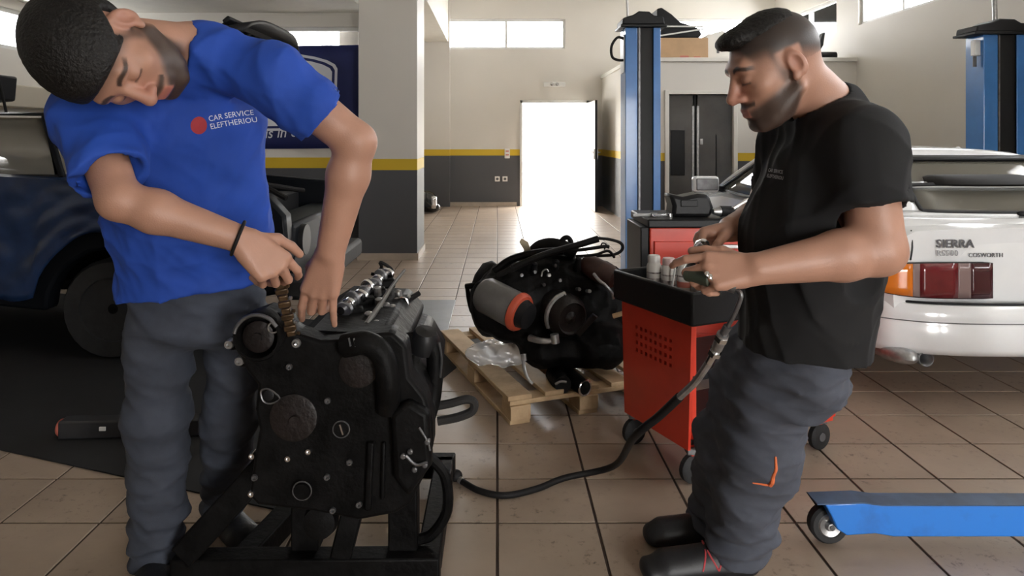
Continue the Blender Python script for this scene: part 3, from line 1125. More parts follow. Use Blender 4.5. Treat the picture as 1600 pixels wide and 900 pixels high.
def hit(px, py, S):
    """where the line of sight through a photo pixel meets a surface"""
    d = (pt(px, py, 1.0) - V(0, 0, H)); L = d.length; d = d / L
    s = 1.0
    for _ in range(120):
        p = V(0, 0, H) + d * s
        s += float(S(np.array([tuple(p)], f32))[0]) * .7
    return V(0, 0, H) + d * s


def cuff(P):
    """trouser legs concertina above the shoe"""
    z = P[:, 2]
    return .0065 * np.sin(z * 95 + 2.5 * np.sin(P[:, 0] * 14 + P[:, 1] * 9)) * sstep(.30, .12, z)


# ------------------------------------------------------------------ the man in the blue shirt
man1 = thing('person', 'person in blue shirt and grey trousers bending over the black engine', 'person', (-.95, 2.1, 0))
sR, sL = pt(138, 176, 1.61), pt(428, 118, 1.66)
eR, wR = pt(186, 312, 1.50), pt(372, 372, 1.57)
eL, wL = pt(556, 222, 1.70), pt(517, 392, 1.735)
nb = pt(306, 78, 1.68)                                  # base of the neck
hip = pt(308, 468, 1.96)
h1 = HeadFrame(pt(166, 84, 1.48), (.60, -.25, -.76), (-.52, -.84, .02), 1.17)
S1 = SDF()
S1.add(h1.fn(HEAD), 0)
S1.add(s_cap(h1.pt(0, -.030, -.055), nb, .060, .062), .03)
S1.add(s_cap(nb, sL, .055, .05), .03); S1.add(s_cap(nb, sR, .055, .05), .03)
fw1 = Vector((.35, -.93, 0))
sd1 = Vector((.93, .35, 0))
chest1 = pt(290, 215, 1.78)
S1.add(s_ecap(chest1, hip, (.15, .09), (.12, .07), sd1), .05)
S1.add(s_ecap(hip, hip + Vector((0, .02, -.02)), (.12, .07), (.11, .07), sd1), .03)
arm(S1, sR, eR, wR, (.052, .044, .046, .031))
arm(S1, sL, eL, wL, (.056, .049, .051, .036))
# right hand: back up, thumb above, fingers curling down round the chain
tips1r = hand(S1, wR + (wR - eR).normalized() * .012, (.62, .16, -.62), (-.35, -.55, .75), -1,
              ((34, 30, 15), (48, 42, 20), (58, 48, 25), (64, 52, 25)), (.10, .02, -.06, -.14),
              ((.75, .75, -.15), (.35, 1.0, -.30), (.12, 1.0, -.45)), 1.14)
# left hand: back towards the camera, pointing down
tips1l = hand(S1, wL + (wL - eL).normalized() * .010, (-.30, .12, -.95), (-.10, -.95, .05), 1,
              ((12, 18, 10), (22, 62, 45), (22, 58, 45), (8, 10, 8)), (.02, .02, -.02, -.22),
              ((.55, .80, -.55), (.15, 1.0, -.55), (.0, 1.0, -.5)), 1.22)
body1 = sdf_obj('body', S1, (-1.12, 1.22, .70), (-.18, 2.14, 1.66), .0034, MSKIN, man1, face_color(h1, False))


def hair1(q):
    x, y, z = q[:, 0], q[:, 1], q[:, 2]
    sh = s_ell((0, -.016, .040), (.090, .116, .094))(q)
    cut = (.050 + (y - .085) * .70 - z) * .8
    cut = np.maximum(cut, -(.071 - np.abs(x) + np.clip(z - .03, 0, 1) * 3 + np.clip(-.03 - y, 0, 1) * 3) * .6)
    return -smin(-sh, -cut, .012)


SH = SDF(); SH.add(h1.fn(hair1), 0)
_fh = folds(3, .0022, 260, 8)
SH.disp = lambda P: .6 * _fh(P)
sdf_obj('hair', SH, tuple(h1.O - V(.2, .2, .2)), tuple(h1.O + V(.2, .2, .2)), .0035, MHAIR, man1)

T1 = SDF()
T1.add(s_ecap(chest1 + V(0, 0, .03), pt(300, 340, 1.86), (.205, .130), (.20, .125), sd1), 0)
T1.add(s_ecap(pt(300, 330, 1.86), hip + V(0, 0, -.05), (.20, .125), (.215, .145), sd1), .06)
T1.add(s_cap(nb + V(.01, .01, -.008), sL + V(0, 0, .0), .080, .080), .05)
T1.add(s_cap(nb + V(.01, .01, -.008), sR, .080, .074), .05)


def sleeve(S, sh, el, frac, r0, r1, k=.05, tilt=None):
    sh, el = Vector(sh), Vector(el)
    e = sh.lerp(el, frac); d = (el - sh).normalized()
    n = Vector(tilt) if tilt else d
    S.add(s_and(s_cap(sh, e + d * .06, r0, r1 + .004), s_half(e, n)), k)
    return e, d


e1, d1 = sleeve(T1, sL, eL, .62, .082, .090, tilt=(.72, .35, -.60))
e2, d2 = sleeve(T1, sR, eR, .76, .078, .086, k=.035)
T1.cut(s_half(hip + V(0, 0, .038), (0.10, .03, -1)))
_ft, _ft2 = folds(11, .017, 15, 7, (1.0, 1.0, .45)), folds(12, .007, 38, 8, (1., 1., .5))
_lc = A(tuple(pt(350, 186, 1.64)))
T1.disp = lambda P: (_ft(P) + _ft2(P)) * (1 - .96 * np.exp(-((P - _lc) ** 2).sum(1) / .07 ** 2))
T1.sub(s_cap(e1 - d1 * .010, e1 + d1 * .2, .060, .062))
T1.sub(s_cap(e2 - d2 * .02, e2 + d2 * .2, .062, .066))
_n = h1.pt(0, -.03, -.06) - nb
T1.sub(s_cap(nb + _n * .42, nb + _n * 1.6, .068, .09))
sdf_obj('shirt', T1, (-1.15, 1.30, .74), (-.24, 2.18, 1.62), .005, MBLUE, man1)
lx, ly = (.93, .12, .24), (-.20, .0, 1)
lo_ = hit(327, 190, T1)
MPRINT = mat('white shirt print', (.72, .74, .8), .7)
project_text('lettering', 'CAR SERVICE', .019, lo_, lx, ly, T1, MPRINT, man1, sx=.80)
project_text('lettering', 'ELEFTHERIOU', .019, lo_ + V(.003, 0, -.019), lx, ly, T1, MPRINT, man1, sx=.80)
# the red badge beside the words
vs_ = [(.0, .0)] + [(.017 * math.cos(k * math.pi / 10), .021 * math.sin(k * math.pi / 10)) for k in range(20)]
P_ = np.array([tuple(hit(311, 196, T1) + Vector(lx).normalized() * a + Vector((-.1, 0, 1)) * b + V(0, -.05, 0)) for a, b in vs_], f32)
for _ in range(40): P_ = P_ + A(0, 1, 0) * np.clip(T1(P_), -.02, .02)[:, None] * .8
m = MB(); m.add([Vector(p) + V(0, -.0013, 0) for p in P_.tolist()], [(0, 1 + k, 1 + (k + 1) % 20) for k in range(20)])
m.build('badge', mat('dull red print', (.35, .02, .03), .7), man1, smooth=0)

hR1, kR1, aR1 = pt(252, 495, 1.96), pt(246, 655, 1.99), pt(246, 868, 2.075)
hL1, kL1, aL1 = pt(368, 500, 2.04), pt(358, 655, 2.13), pt(350, 815, 2.33)
U1 = SDF()
U1.add(s_ecap(hip + V(0, .0, .09), hip + V(0, .02, -.03), (.182, .118), (.180, .125), sd1), 0)
U1.add(s_cap(hR1, kR1, .102, .090), .035); U1.add(s_cap(kR1, aR1, .094, .080), .04)
U1.add(s_cap(hL1, kL1, .092, .082), .035); U1.add(s_cap(kL1, aL1, .088, .078), .04)
_u1, _u1b = folds(21, .014, 15, 8, (.6, .6, 1.1)), folds(22, .007, 42, 8, (.5, .5, 1.1))
U1.disp = lambda P: _u1(P) + 1.4 * _u1b(P) + cuff(P)
U1.cut(s_half((0, 0, .050), (0, 0, -1)))
U1.cut(s_half(hip + V(0, 0, .13), (0, 0, 1)))
sdf_obj('trousers', U1, (-1.22, 1.74, .02), (-.56, 2.48, 1.02), .006, MTRO, man1)
for nm, a, dr in (('shoe', aR1, V(.28, -.96, 0)), ('shoe', aL1, V(.7, -.71, 0))):
    g = Vector((a.x, a.y, 0)); Q = SDF(); shoe(Q, g - dr * .07, g + dr * .22)
    sdf_obj(nm, Q, (g.x - .32, g.y - .32, -.01), (g.x + .32, g.y + .2, .18), .005, MSHOE, man1)
w = MB(); dd = (wR - eR).normalized(); w.torus(wR - dd * .0, dd, .0385, .0042, 28, 8); w.build('bracelet', MT['hose'], man1)

# ------------------------------------------------------------------ the man in the black shirt
man2 = thing('person', 'person in black shirt and slate trousers holding a tool beside red cart', 'person', (.78, 2.1, 0))
h2 = HeadFrame(pt(1208, 104, 1.76), (-.93, -.05, -.42), (-.40, -.04, .92), 1.17)
nb2 = pt(1292, 172, 1.81)
ch2, be2 = pt(1290, 280, 1.82), pt(1258, 470, 1.86)
sL2, eL2, wL2 = pt(1345, 222, 1.66), pt(1372, 390, 1.61), pt(1185, 420, 1.60)
sR2, eR2, wR2 = V(.85, 1.99, 1.33), V(.80, 2.08, 1.075), pt(1142, 358, 1.93)
S2 = SDF()
S2.add(h2.fn(HEAD), 0)
S2.add(s_cap(h2.pt(0, -.040, -.045), nb2, .068, .078), .03)
S2.add(s_cap(nb2, sL2, .058, .055), .03); S2.add(s_cap(nb2, sR2, .058, .055), .03)
ax2 = Vector((0, 1, 0))
S2.add(s_ecap(ch2, be2, (.15, .11), (.13, .12), ax2), .05)
S2.add(s_ecap(be2, be2 + V(0, .04, -.20), (.13, .11), (.13, .11), ax2), .04)
arm(S2, sL2, eL2, wL2, (.068, .060, .058, .037))
arm(S2, sR2, eR2, wR2, (.062, .056, .054, .036))
tips2l = hand(S2, wL2 + (wL2 - eL2).normalized() * .008, (-.97, .12, -.05), (-.05, -.82, .50), 1,
              ((20, 30, 20), (40, 62, 35), (48, 66, 40), (52, 66, 40)), (.06, .01, -.03, -.08),
              ((.62, .80, -.20), (.25, 1.0, -.25), (.08, 1.0, -.3)), 1.16)
tips2r = hand(S2, wR2 + (wR2 - eR2).normalized() * .010, (-.90, -.28, -.18), (-.25, .55, .80), -1,
              ((48, 62, 35), (52, 66, 40), (56, 66, 40), (58, 62, 40)), (.05, .01, -.03, -.08),
              ((.55, .80, -.45), (.15, 1.0, -.6), (-.1, 1.0, -.6)), 1.12)
sdf_obj('body', S2, (.38, 1.46, .60), (1.10, 2.20, 1.68), .0034, MSKIN, man2, face_color(h2, True))


def hair2(q):
    x, y, z = q[:, 0], q[:, 1], q[:, 2]
    sh = s_ell((0, -.012, .036), (.079, .101, .087))(q)
    sh = smin(sh, s_ell((0, .066, .086), (.050, .032, .022))(q), .03)
    cut = (.066 - .06 * np.clip(y, -.2, .2) - z + np.clip(-.06 - y, 0, 1) * .4) * .8
    return -smin(-sh, -cut, .034)


SH2 = SDF(); SH2.add(h2.fn(hair2), 0); SH2.disp = folds(5, .0018, 260, 8)
sdf_obj('hair', SH2, tuple(h2.O - V(.2, .2, .2)), tuple(h2.O + V(.2, .2, .24)), .0035, MHAIR, man2)

T2 = SDF()
T2.add(s_ecap(ch2 + V(.0, 0, .0), pt(1268, 380, 1.83), (.205, .150), (.195, .165), ax2), 0)
T2.add(s_ecap(pt(1266, 380, 1.83), be2 + V(.0, .02, -.16), (.195, .168), (.20, .165), ax2), .06)
T2.add(s_cap(nb2 + V(.005, 0, -.015), sL2, .088, .088), .06)
T2.add(s_cap(nb2 + V(.005, 0, -.015), sR2, .088, .080), .06)
e3, d3 = sleeve(T2, sL2, eL2, .60, .088, .092, tilt=(.0, -.2, -1))
e4, d4 = sleeve(T2, sR2, eR2, .68, .080, .085)
T2.cut(s_half(be2 + V(0, 0, -.135), (-.05, 0, -1)))
_f2, _lc2 = folds(31, .014, 16, 7, (1, 1, .5)), A(tuple(pt(1212, 268, 1.68)))
T2.disp = lambda P: _f2(P) * (1 - .96 * np.exp(-((P - _lc2) ** 2).sum(1) / .06 ** 2))
T2.sub(s_cap(e3 - d3 * .03, e3 + d3 * .2, .076, .078)); T2.sub(s_cap(e4 - d4 * .03, e4 + d4 * .2, .07, .072))
_n = h2.pt(0, -.04, -.05) - nb2
T2.sub(s_cap(nb2 + _n * .45, nb2 + _n * 1.6, .072, .09))
sdf_obj('shirt', T2, (.55, 1.48, .60), (1.12, 2.16, 1.52), .005, MTEE, man2)
MP2 = mat('grey shirt print', (.50, .50, .53), .7)
lo2 = hit(1200, 268, T2); l2y = (.10, 0, 1)
project_text('lettering', 'CAR SERVICE', .013, lo2, (.75, -.62, -.10), l2y, T2, MP2, man2, sx=.72)
project_text('lettering', 'ELEFTHERIOU', .013, lo2 + V(0, 0, -.015), (.75, -.62, -.10), l2y, T2, MP2, man2, sx=.72)

U2 = SDF()
hL2, kL2, aL2 = pt(1222, 560, 1.90), pt(1188, 705, 1.99), pt(1150, 860, 2.10)
hR2, kR2, aR2 = pt(1190, 560, 2.02), pt(1138, 690, 2.13), pt(1118, 812, 2.26)
U2.add(s_ecap(be2 + V(0, .03, -.08), be2 + V(0, .04, -.20), (.185, .130), (.180, .122), ax2), 0)
U2.add(s_cap(hL2, kL2, .120, .112), .05); U2.add(s_cap(kL2, aL2, .116, .098), .04)
U2.add(s_cap(hR2, kR2, .125, .105), .05); U2.add(s_cap(kR2, aR2, .105, .092), .04)
_u2, _u2b = folds(41, .015, 15, 8, (.7, .7, 1.1)), folds(42, .007, 40, 8, (.5, .5, 1.1))
U2.disp = lambda P: _u2(P) + 1.4 * _u2b(P) + cuff(P)
U2.cut(s_half((0, 0, .045), (0, 0, -1)))
U2.cut(s_half(be2 + V(0, 0, -.06), (0, 0, 1)))
sdf_obj('trousers', U2, (.50, 1.60, .02), (1.10, 2.46, .95), .006, MTRO2, man2)
# orange pocket edging on the thigh
p0, p1, p2_ = pt(1214, 716, 1.86), pt(1210, 766, 1.86), pt(1186, 768, 1.86)
Pk = [p0.lerp(p1, k / 6) for k in range(7)] + [p1.lerp(p2_, k / 4) for k in range(1, 5)]
Pn = np.array([tuple(p) for p in Pk], f32)
for _ in range(50): Pn = Pn + A(0, 1, 0) * np.clip(U2(Pn), -.02, .02)[:, None] * .8
w = MB(); w.tube([Vector(p) for p in Pn.tolist()[:7]], (.003, .0065), 8, 3); w.build('pocket_piping', mat('orange piping', (.7, .16, .05), .7), man2)
w = MB(); w.tube([Vector(p) for p in Pn.tolist()[6:]], (.004, .002), 8, 3); w.build('pocket_piping', bpy.data.materials['orange piping'], man2)
for i, (a, dr) in enumerate(((aL2, V(-.97, -.10, 0)), (aR2, V(-.97, -.05, 0)))):
    g = Vector((a.x, a.y, 0)); Q = SDF(); shoe(Q, g - dr * .08, g + dr * (.33 if i == 0 else .27))
    so = sdf_obj('shoe', Q, (g.x - .34, g.y - .16, -.01), (g.x + .2, g.y + .16, .19), .004, MSHOE, man2)
    if i == 0:
        mk = mat('red shoe mark', (.45, .05, .06), .6)
        for stroke in (((-.120, .040), (-.100, .088)), ((-.100, .088), (-.070, .038)), ((-.070, .038), (-.048, .088))):
            n_ = 6
            Pn = np.array([(g.x + stroke[0][0] + (stroke[1][0] - stroke[0][0]) * k / n_, g.y - .12, stroke[0][1] + (stroke[1][1] - stroke[0][1]) * k / n_) for k in range(n_ + 1)], f32)
            for _ in range(50): Pn = Pn + A(0, 1, 0) * np.clip(Q(Pn), -.02, .02)[:, None] * .8
            w = MB(); w.tube([Vector(p) for p in Pn.tolist()], .0028, 6, 1); w.build('side_mark', mk, so)

# ------------------------------------------------------------------ two-post lift
I3 = Matrix.Identity(3)


def lift_post(cx, cy, w_, top, label, cap_w, loop):
    t = thing('lift_post', label, 'lift post', (cx, cy, 0), 'posts of the car lift')
    d, k = .26, .012
    hw = w_ / 2
    lip = w_ * .34
    # C section open towards the car bays: left lip, right lip, sides and back
    poly = [(-hw, -d / 2), (-hw + lip, -d / 2), (-hw + lip, -d / 2 + k), (-hw + k, -d / 2 + k), (-hw + k, d / 2 - k), (hw - k, d / 2 - k), (hw - k, -d / 2 + k), (hw - lip * .62, -d / 2 + k), (hw - lip * .62, -d / 2), (hw, -d / 2), (hw, d / 2), (-hw, d / 2)]
    w = MB(); w.prism(poly, (cx, cy, 0), I3, .02, top); w.build('column', MT['blue'], t, smooth=0, bevel=.006)
    w = MB(); w.bb((cx - hw + lip * .9, cy - d / 2 + .03, .02), (cx + hw - lip * .55, cy - d / 2 + .045, top)); w.build('belt_cover', MT['black'], t)
    w = MB(); w.bb((cx - hw + lip + .012, cy - d / 2 + .012, .02), (cx - hw + lip + .03, cy - d / 2 + .03, top)); w.build('guide_strip', MT['steel'], t)
    w = MB(); w.bb((cx - .24, cy - .26, 0), (cx + .24, cy + .24, .02)); w.build('base_plate', MT['blue'], t, bevel=.004)
    cw = cap_w / 2
    w = MB(); w.bb((cx - cw, cy - d / 2 - .04, top), (cx + cw, cy + d / 2 + .03, top + .025)); w.build('top_plate', MT['black'], t, bevel=.005)
    w = MB(); w.prism([(-cw * .93, 0), (cw * .93, 0), (cw * .86, .075), (cw * .45, .085), (cw * .25, .12), (-cw * .2, .125), (-cw * .45, .09), (-cw * .9, .06)], (cx, cy, top + .025), RXZ, -d / 2 - .02, d / 2 + .03)
    w.build('motor_cover', MT['black'], t, bevel=.012)
    if loop:
        x0 = cx - hw
        w = MB(); w.tube([(x0, cy - .08, top - .10), (x0 - .07, cy - .10, top - .09), (x0 - .125, cy - .1, top - .17), (x0 - .12, cy - .1, top - .27), (x0 - .06, cy - .08, top - .30), (x0 + .01, cy - .08, top - .30)], .013, 8, 5); w.build('cable', MT['hose'], t)
        w = MB(); w.bb((x0 - .012, cy - .10, top - .42), (x0, cy + .08, top - .06)); w.build('side_plate', MT['frame'], t, bevel=.003)
        w = MB(); w.cyl((x0 + .05, cy + .02, top + .08), (x0 + .03, cy + .02, top + .6), .012); w.build('conduit', MT['frame'], t)
    else:
        x0 = cx - hw
        w = MB(); w.box((x0 - .03, cy - .06, top - .12), (.06, .06, .15)); w.build('switch_box', MT['frame'], t, bevel=.006)
        w = MB(); w.cyl((x0 - .04, cy - .06, top - .30), (x0 - .04, cy - .06, top - .20), .016); w.build('limit_switch', MT['grey'], t)
        w = MB(); w.cyl((cx + .03, cy + .04, top + .14), (cx - .02, cy + .04, CEIL), .022); w.build('conduit', MT['alu'], t)
    return t


lift_post(1.365, 6.6, .33, 2.345, 'blue lift post with black cap and looped cable beside white office', .43, True)
lift_post(4.86, 6.75, .40, 2.30, 'blue lift post with black cap standing beyond the white car roof', .62, False)

# ------------------------------------------------------------------ things on the office roof
OZt = OZ
c0, c1 = pt(1031, 96, 10.9), pt(1093, 55, 10.9)
t = thing('cardboard_box', 'brown cardboard box with red print on the office roof', 'box', (c0.x + .3, 11.0, OZt))
w = MB(); w.bb((c0.x - .1, 10.45, OZt), (c1.x, 10.95, OZt + .33)); w.build('carton', MT['cardboard'], t, bevel=.004)
w = MB(); w.box((c1.x - .17, 10.448, OZt + .03), (.1, .004, .035)); w.build('print', rail_red, t)
w = MB(); w.box((c1.x - .36, 10.448, OZt + .035), (.13, .004, .05)); w.build('print', rail_red, t)
bx0 = c0.x - .12
t = thing('bumper_panel', 'black moulded car panel lying on the cardboard box', 'car part', (bx0 + .3, 10.7, OZt + .335))
prof = [(-.02, 0), (.62, 0), (.66, .05), (.62, .14), (.46, .20), (.33, .24), (.2, .36), (.05, .46), (-.02, .44)]
w = MB(); w.prism(prof, (bx0, 10.7, OZt + .334), RXZ, -.22, .22); w.build('panel', MT['black'], t, bevel=.015)
w = MB()
w.cyl((bx0 + .02, 10.44, OZt + .36), (bx0 + .67, 10.44, OZt + .46), .012, n=10); w.build('trim_rod', MT['frame'], t)
w = MB(); w.cyl((bx0 + .02, 10.45, OZt + .50), (bx0 + .67, 10.45, OZt + .50), .012, n=10); w.build('trim_rod', MT['frame'], t)
x0 = pt(1095, 90, 10.8).x
t = thing('white_box', 'white box beside cardboard box on the office roof', 'box', (x0 + .2, 10.8, OZt))
w = MB(); w.prism([(0, 0), (.42, 0), (.42, .38), (.26, .47), (.02, .40)], (x0 + .03, 10.9, OZt), RXZ, -.2, .25); w.build('carton', MT['cream'], t, bevel=.004)
w = MB(); w.bb((x0 + .2, 10.645, OZt + .12), (x0 + .24, 10.65, OZt + .30)); w.build('tape', MT['grey'], t)
t = thing('white_box', 'taller white box standing on the office roof under the window', 'box', (x0 + .8, 11.2, OZt))
w = MB(); w.bb((x0 + .5, 11.0, OZt), (x0 + 1.15, 11.5, OZt + .46)); w.build('carton', MT['cream'], t, bevel=.004)
w = MB(); w.bb((x0 + .8, 10.997, OZt + .002), (x0 + .85, 11.0, OZt + .459)); w.build('tape', MT['frame'], t)
c = pt(1285, 92, 10.6)
t = thing('car_seat_part', 'black crumpled trim piece lying on the office roof corner', 'car part', (c.x, 10.6, OZt))
w = MB(); w.tube([(c.x - .30, 10.6, OZt + .06), (c.x - .05, 10.6, OZt + .075), (c.x + .2, 10.6, OZt + .07)], (.058, .066), 12, 4); w.build('roll', MT['black'], t)
w = MB(); w.prism([(-.35, .10), (-.12, .11), (-.02, .20), (.04, .38), (.08, .40), (.05, .2), (.0, .12), (-.06, .085)], (c.x - .06, 10.6, OZt + .03), RXZ, -.06, .06); w.build('bracket', MT['black'], t, bevel=.01)

# ------------------------------------------------------------------ white hatchback seen from behind
car = thing('car', 'white hatchback with black spoiler parked at the lift', 'car', (2.74, 5.5, 0))
CXc, CW, RYr = 2.745, .865, 3.36
ZB = .235
# lower body: sections from rear to front  (y, half width, top z, bottom z)
secs = [(3.40, .80, .86, .30), (3.46, .84, .875, .27), (3.7, .865, .89, .22), (4.4, .87, .89, .20), (5.2, .87, .88, .19), (5.85, .87, .87, .19), (6.3, .86, .82, .19), (7.0, .84, .77, .20), (7.5, .80, .70, .23), (7.68, .74, .60, .28)]
rows = []
for y, hw, zt, zb in secs:
    zm = zb + (zt - zb) * .55
    half = [(0, zt + .012), (hw * .55, zt + .010), (hw * .86, zt - .005), (hw * .97, zt - .05), (hw, zm + .04), (hw * 1.0, zm - .03), (hw * .985, zb + .1), (hw * .93, zb + .01), (hw * .7, zb), (0, zb)]
    ring = [Vector((CXc - a, y, b)) for a, b in half] + [Vector((CXc + a, y, b)) for a, b in half[::-1][1:-1]]
    rows.append(ring)
w = MB(); w.grid(rows, True)
n = len(rows[0])
w.f.append(tuple(range(n))[::-1]); w.f.append(tuple(range((len(rows) - 1) * n, len(rows) * n)))
w.build('body', MT['white'], car, smooth=50)
# cabin shell: roof, pillars
roof = [(4.25, .60, 1.205), (4.5, .635, 1.235), (5.0, .645, 1.245), (5.25, .62, 1.225)]
rows = []
for y, hw, z in roof:
    rows.append([Vector((CXc + s * hw, y, z - .035 * abs(s) ** 3 - (.02 if abs(s) > .99 else 0))) for s in (-1, -.9, -.6, -.3, 0, .3, .6, .9, 1)])
w = MB(); w.grid(rows); w.build('roof', MT['white'], car, solid=.03)
RB, RT = 3.62, 4.25          # rear glass foot and head (y)
zb_, zt_ = .895, 1.195


def rear(s, t_):             # point on the sloping tailgate plane, s across -1..1, t up 0..1
    hw = .80 + (.60 - .80) * t_
    return Vector((CXc + s * hw, RB + (RT - RB) * t_ + .035 * s * s - .03 * math.sin(math.pi * t_) * .8, zb_ + (zt_ - zb_) * t_))


def strip(s0, s1, t0, t1, name, m_, par, off=0.0, th=.012, n1=8, n2=6):
    rows = [[rear(s0 + (s1 - s0) * i / n1, t0 + (t1 - t0) * j / n2) + V(0, -off, off * .9) for i in range(n1 + 1)] for j in range(n2 + 1)]
    w = MB(); w.grid(rows); return w.build(name, m_, par, solid=th)


strip(-1, -.86, 0, 1, 'rear_pillar', MT['white'], car, .0, .03, 2)
strip(.86, 1, 0, 1, 'rear_pillar', MT['white'], car, .0, .03, 2)
strip(-.86, .86, 0, .07, 'tailgate_sill', MT['white'], car, .002, .03, 8, 2)
strip(-.86, -.62, .07, .52, 'tailgate_frame', MT['white'], car, .002, .03, 3, 4)
strip(.62, .86, .07, .52, 'tailgate_frame', MT['white'], car, .002, .03, 3, 4)
strip(-.62, .62, .47, .52, 'tailgate_frame', MT['white'], car, .002, .03, 8, 2)
strip(-.90, .90, .93, 1, 'tailgate_head', MT['black'], car, .006, .02, 8, 2)
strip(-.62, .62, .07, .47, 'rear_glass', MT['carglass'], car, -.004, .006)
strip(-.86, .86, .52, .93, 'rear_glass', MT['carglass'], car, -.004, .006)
for s in (-1, 1):
    w = MB(); w.tube([rear(s * .87, .54), rear(s * .86, .70), rear(s * .84, .93)], .013, 8, 5); w.build('glass_seal', MT['black'], car)
_o = V(0, -.016, .012)
w = MB(); w.tube([rear(s, t_) + _o for s, t_ in ((-.60, .07), (-.3, .055), (0, .05), (.3, .055), (.60, .07), (.635, .13), (.63, .30), (.625, .43), (.60, .475), (.3, .49), (0, .49), (-.3, .49), (-.60, .475), (-.625, .43), (-.63, .30), (-.635, .13))], .011, 8, 4, True); w.build('glass_seal', MT['rubber'], car)
# white crossbar above the lower window and the black spoiler lying on it
rows = []
for i in range(15):
    s = -1 + 2 * i / 14
    e = (1 - abs(s) ** 6) ** .5 if abs(s) < 1 else 0.02
    b = rear(s * .46, .56) + V(0, -.05 + .03 * s * s, .012)
    rows.append([b + V(0, math.cos(a) * (.075 * e + .01), math.sin(a) * (.022 * e + .004) + .018 * math.cos(a)) for a in [2 * math.pi * k / 12 for k in range(12)]])
w = MB(); w.grid(rows, True); w.f.append(tuple(range(12))); w.f.append(tuple(range(14 * 12, 15 * 12))[::-1]); w.build('spoiler', MT['hose'], car, smooth=60)
# tailgate panel, bumper and its grooves
rows = []
for j, (y, z) in enumerate(((RB + .01, .90), (3.50, .895), (3.425, .86), (3.405, .78), (3.40, .66), (3.405, .52), (3.42, .46))):
    rows.append([Vector((CXc + s * (.80 + .04 * (j > 2)), y + .07 * abs(s) ** 4, z)) for s in np.linspace(-1, 1, 15).tolist()])
w = MB(); w.grid(rows); w.build('tailgate', MT['white'], car, solid=.02, smooth=40)
w = MB(); w.tube([(CXc - .70, 3.415, .86), (CXc - .705, 3.396, .78), (CXc - .715, 3.394, .715)], .0035, 6, 4); w.build('panel_gap', MT['black'], car)


def bump_pt(s, z, o):
    return Vector((CXc + s * .875, RYr - .03 + .16 * abs(s) ** 5 - o, z))


ss = np.linspace(-1, 1, 21).tolist()
prof = [(.505, -.03), (.50, .01), (.475, .022), (.44, .030), (.425, .024), (.41, .032), (.36, .035), (.30, .03), (.27, .01), (.262, -.04)]
rows = [[bump_pt(s, z, o) for s in ss] for z, o in prof]
w = MB(); w.grid(rows)
for s in (-1, 1):
    rows2 = [[bump_pt(s, z, o), bump_pt(s, z, o) + V(-s * .0, .55, 0)] for z, o in prof]
    w.grid(rows2)
w.build('rear_bumper', MT['white'], car, solid=.012, smooth=50)
w = MB(); w.tube([bump_pt(s, .512, -.005) for s in ss], .006, 6, 1); w.build('bumper_gap', MT['black'], car)
w = MB(); w.tube([bump_pt(s, .425, .032) for s in ss], .003, 6, 1); w.build('bumper_groove', MT['grey'], car)
# tail lamps: housing and lens segments
for sd in (-1, 1):
    xL = CXc + sd * .865
    def lampz(k): return .705 - .03 * k ** 6, .535 + .025 * k ** 4
    segs = [(0, .20, 'darklens'), (.20, .40, 'redlens'), (.40, .52, 'clear') if False else (.20, .33, 'clear'), (.33, .64, 'redlens'), (.64, .70, 'clear'), (.70, 1.0, 'amber')]
    segs = [(0, .20, 'darklens'), (.20, .32, 'clear'), (.32, .66, 'redlens'), (.66, .72, 'clear'), (.72, 1.0, 'amber')]
    tl = None
    for k0, k1, mm in segs:
        rows = []
        for j in range(5):
            row = []
            for i in range(7):
                k = k0 + (k1 - k0) * i / 6
                zt, zb = lampz(k)
                x = CXc + sd * (.335 + .53 * k)
                y = 3.375 + .055 * k ** 5 + .075 * max(0, k - .8) * 5 * max(0, k - .8)
                row.append(Vector((x, y - .006, zb + (zt - zb) * j / 4)))
            rows.append(row)
        w = MB(); w.grid(rows)
        if tl is None:
            fr = MB()
            edge = []
            for i in range(13):
                k = i / 12; zt, zb = lampz(k)
                edge.append((k, zt, zb))
            yk = lambda k: 3.375 + .055 * k ** 5 + .075 * max(0, k - .8) * 5 * max(0, k - .8)
            loop = [Vector((CXc + sd * (.335 + .53 * k), yk(k) - .006, zt)) for k, zt, zb in edge] + [Vector((CXc + sd * (.335 + .53 * k), yk(k) - .006, zb)) for k, zt, zb in edge[::-1]]
            fr.tube(loop, .006, 6, 1, True)
            tl = fr.build('tail_lamp', MT['black'], car)
        w.build('lens', MT[mm], tl, solid=.016, smooth=60)
RT_ = Matrix(((1, 0, 0), (0, 0, -1), (0, 1, 0)))
q = pt(1464, 387, 3.385)
put_text('lettering', 'SIERRA', .056, (q.x, 3.389, q.z), RT_, MT['lettering'], car, sx=1.02, bold=.0012, extrude=.0015, space=1.06)
q = pt(1464, 400, 3.385)
put_text('lettering', 'RS500', .040, (q.x, 3.389, q.z), RT_, mat('pale grey lettering', (.32, .32, .33), .4), car, sx=1.0, extrude=.0015, space=1.06)
q = pt(1514, 402, 3.385)
put_text('lettering', 'COSWORTH', .030, (q.x, 3.389, q.z), RT_, MT['lettering'], car, sx=.95, extrude=.0015, space=1.06)
# wiper
w = MB(); a = rear(.02, .05) + V(0, -.02, .012); w.tube([a, a + V(.05, -.005, .02), rear(.5, .16) + V(0, -.02, .015)], .007, 8, 3); w.build('wiper', MT['black'], car)
w = MB(); w.ell(a + V(-.01, -.012, -.004), (.03, .02, .018)); w.build('wiper_boss', MT['black'], car)
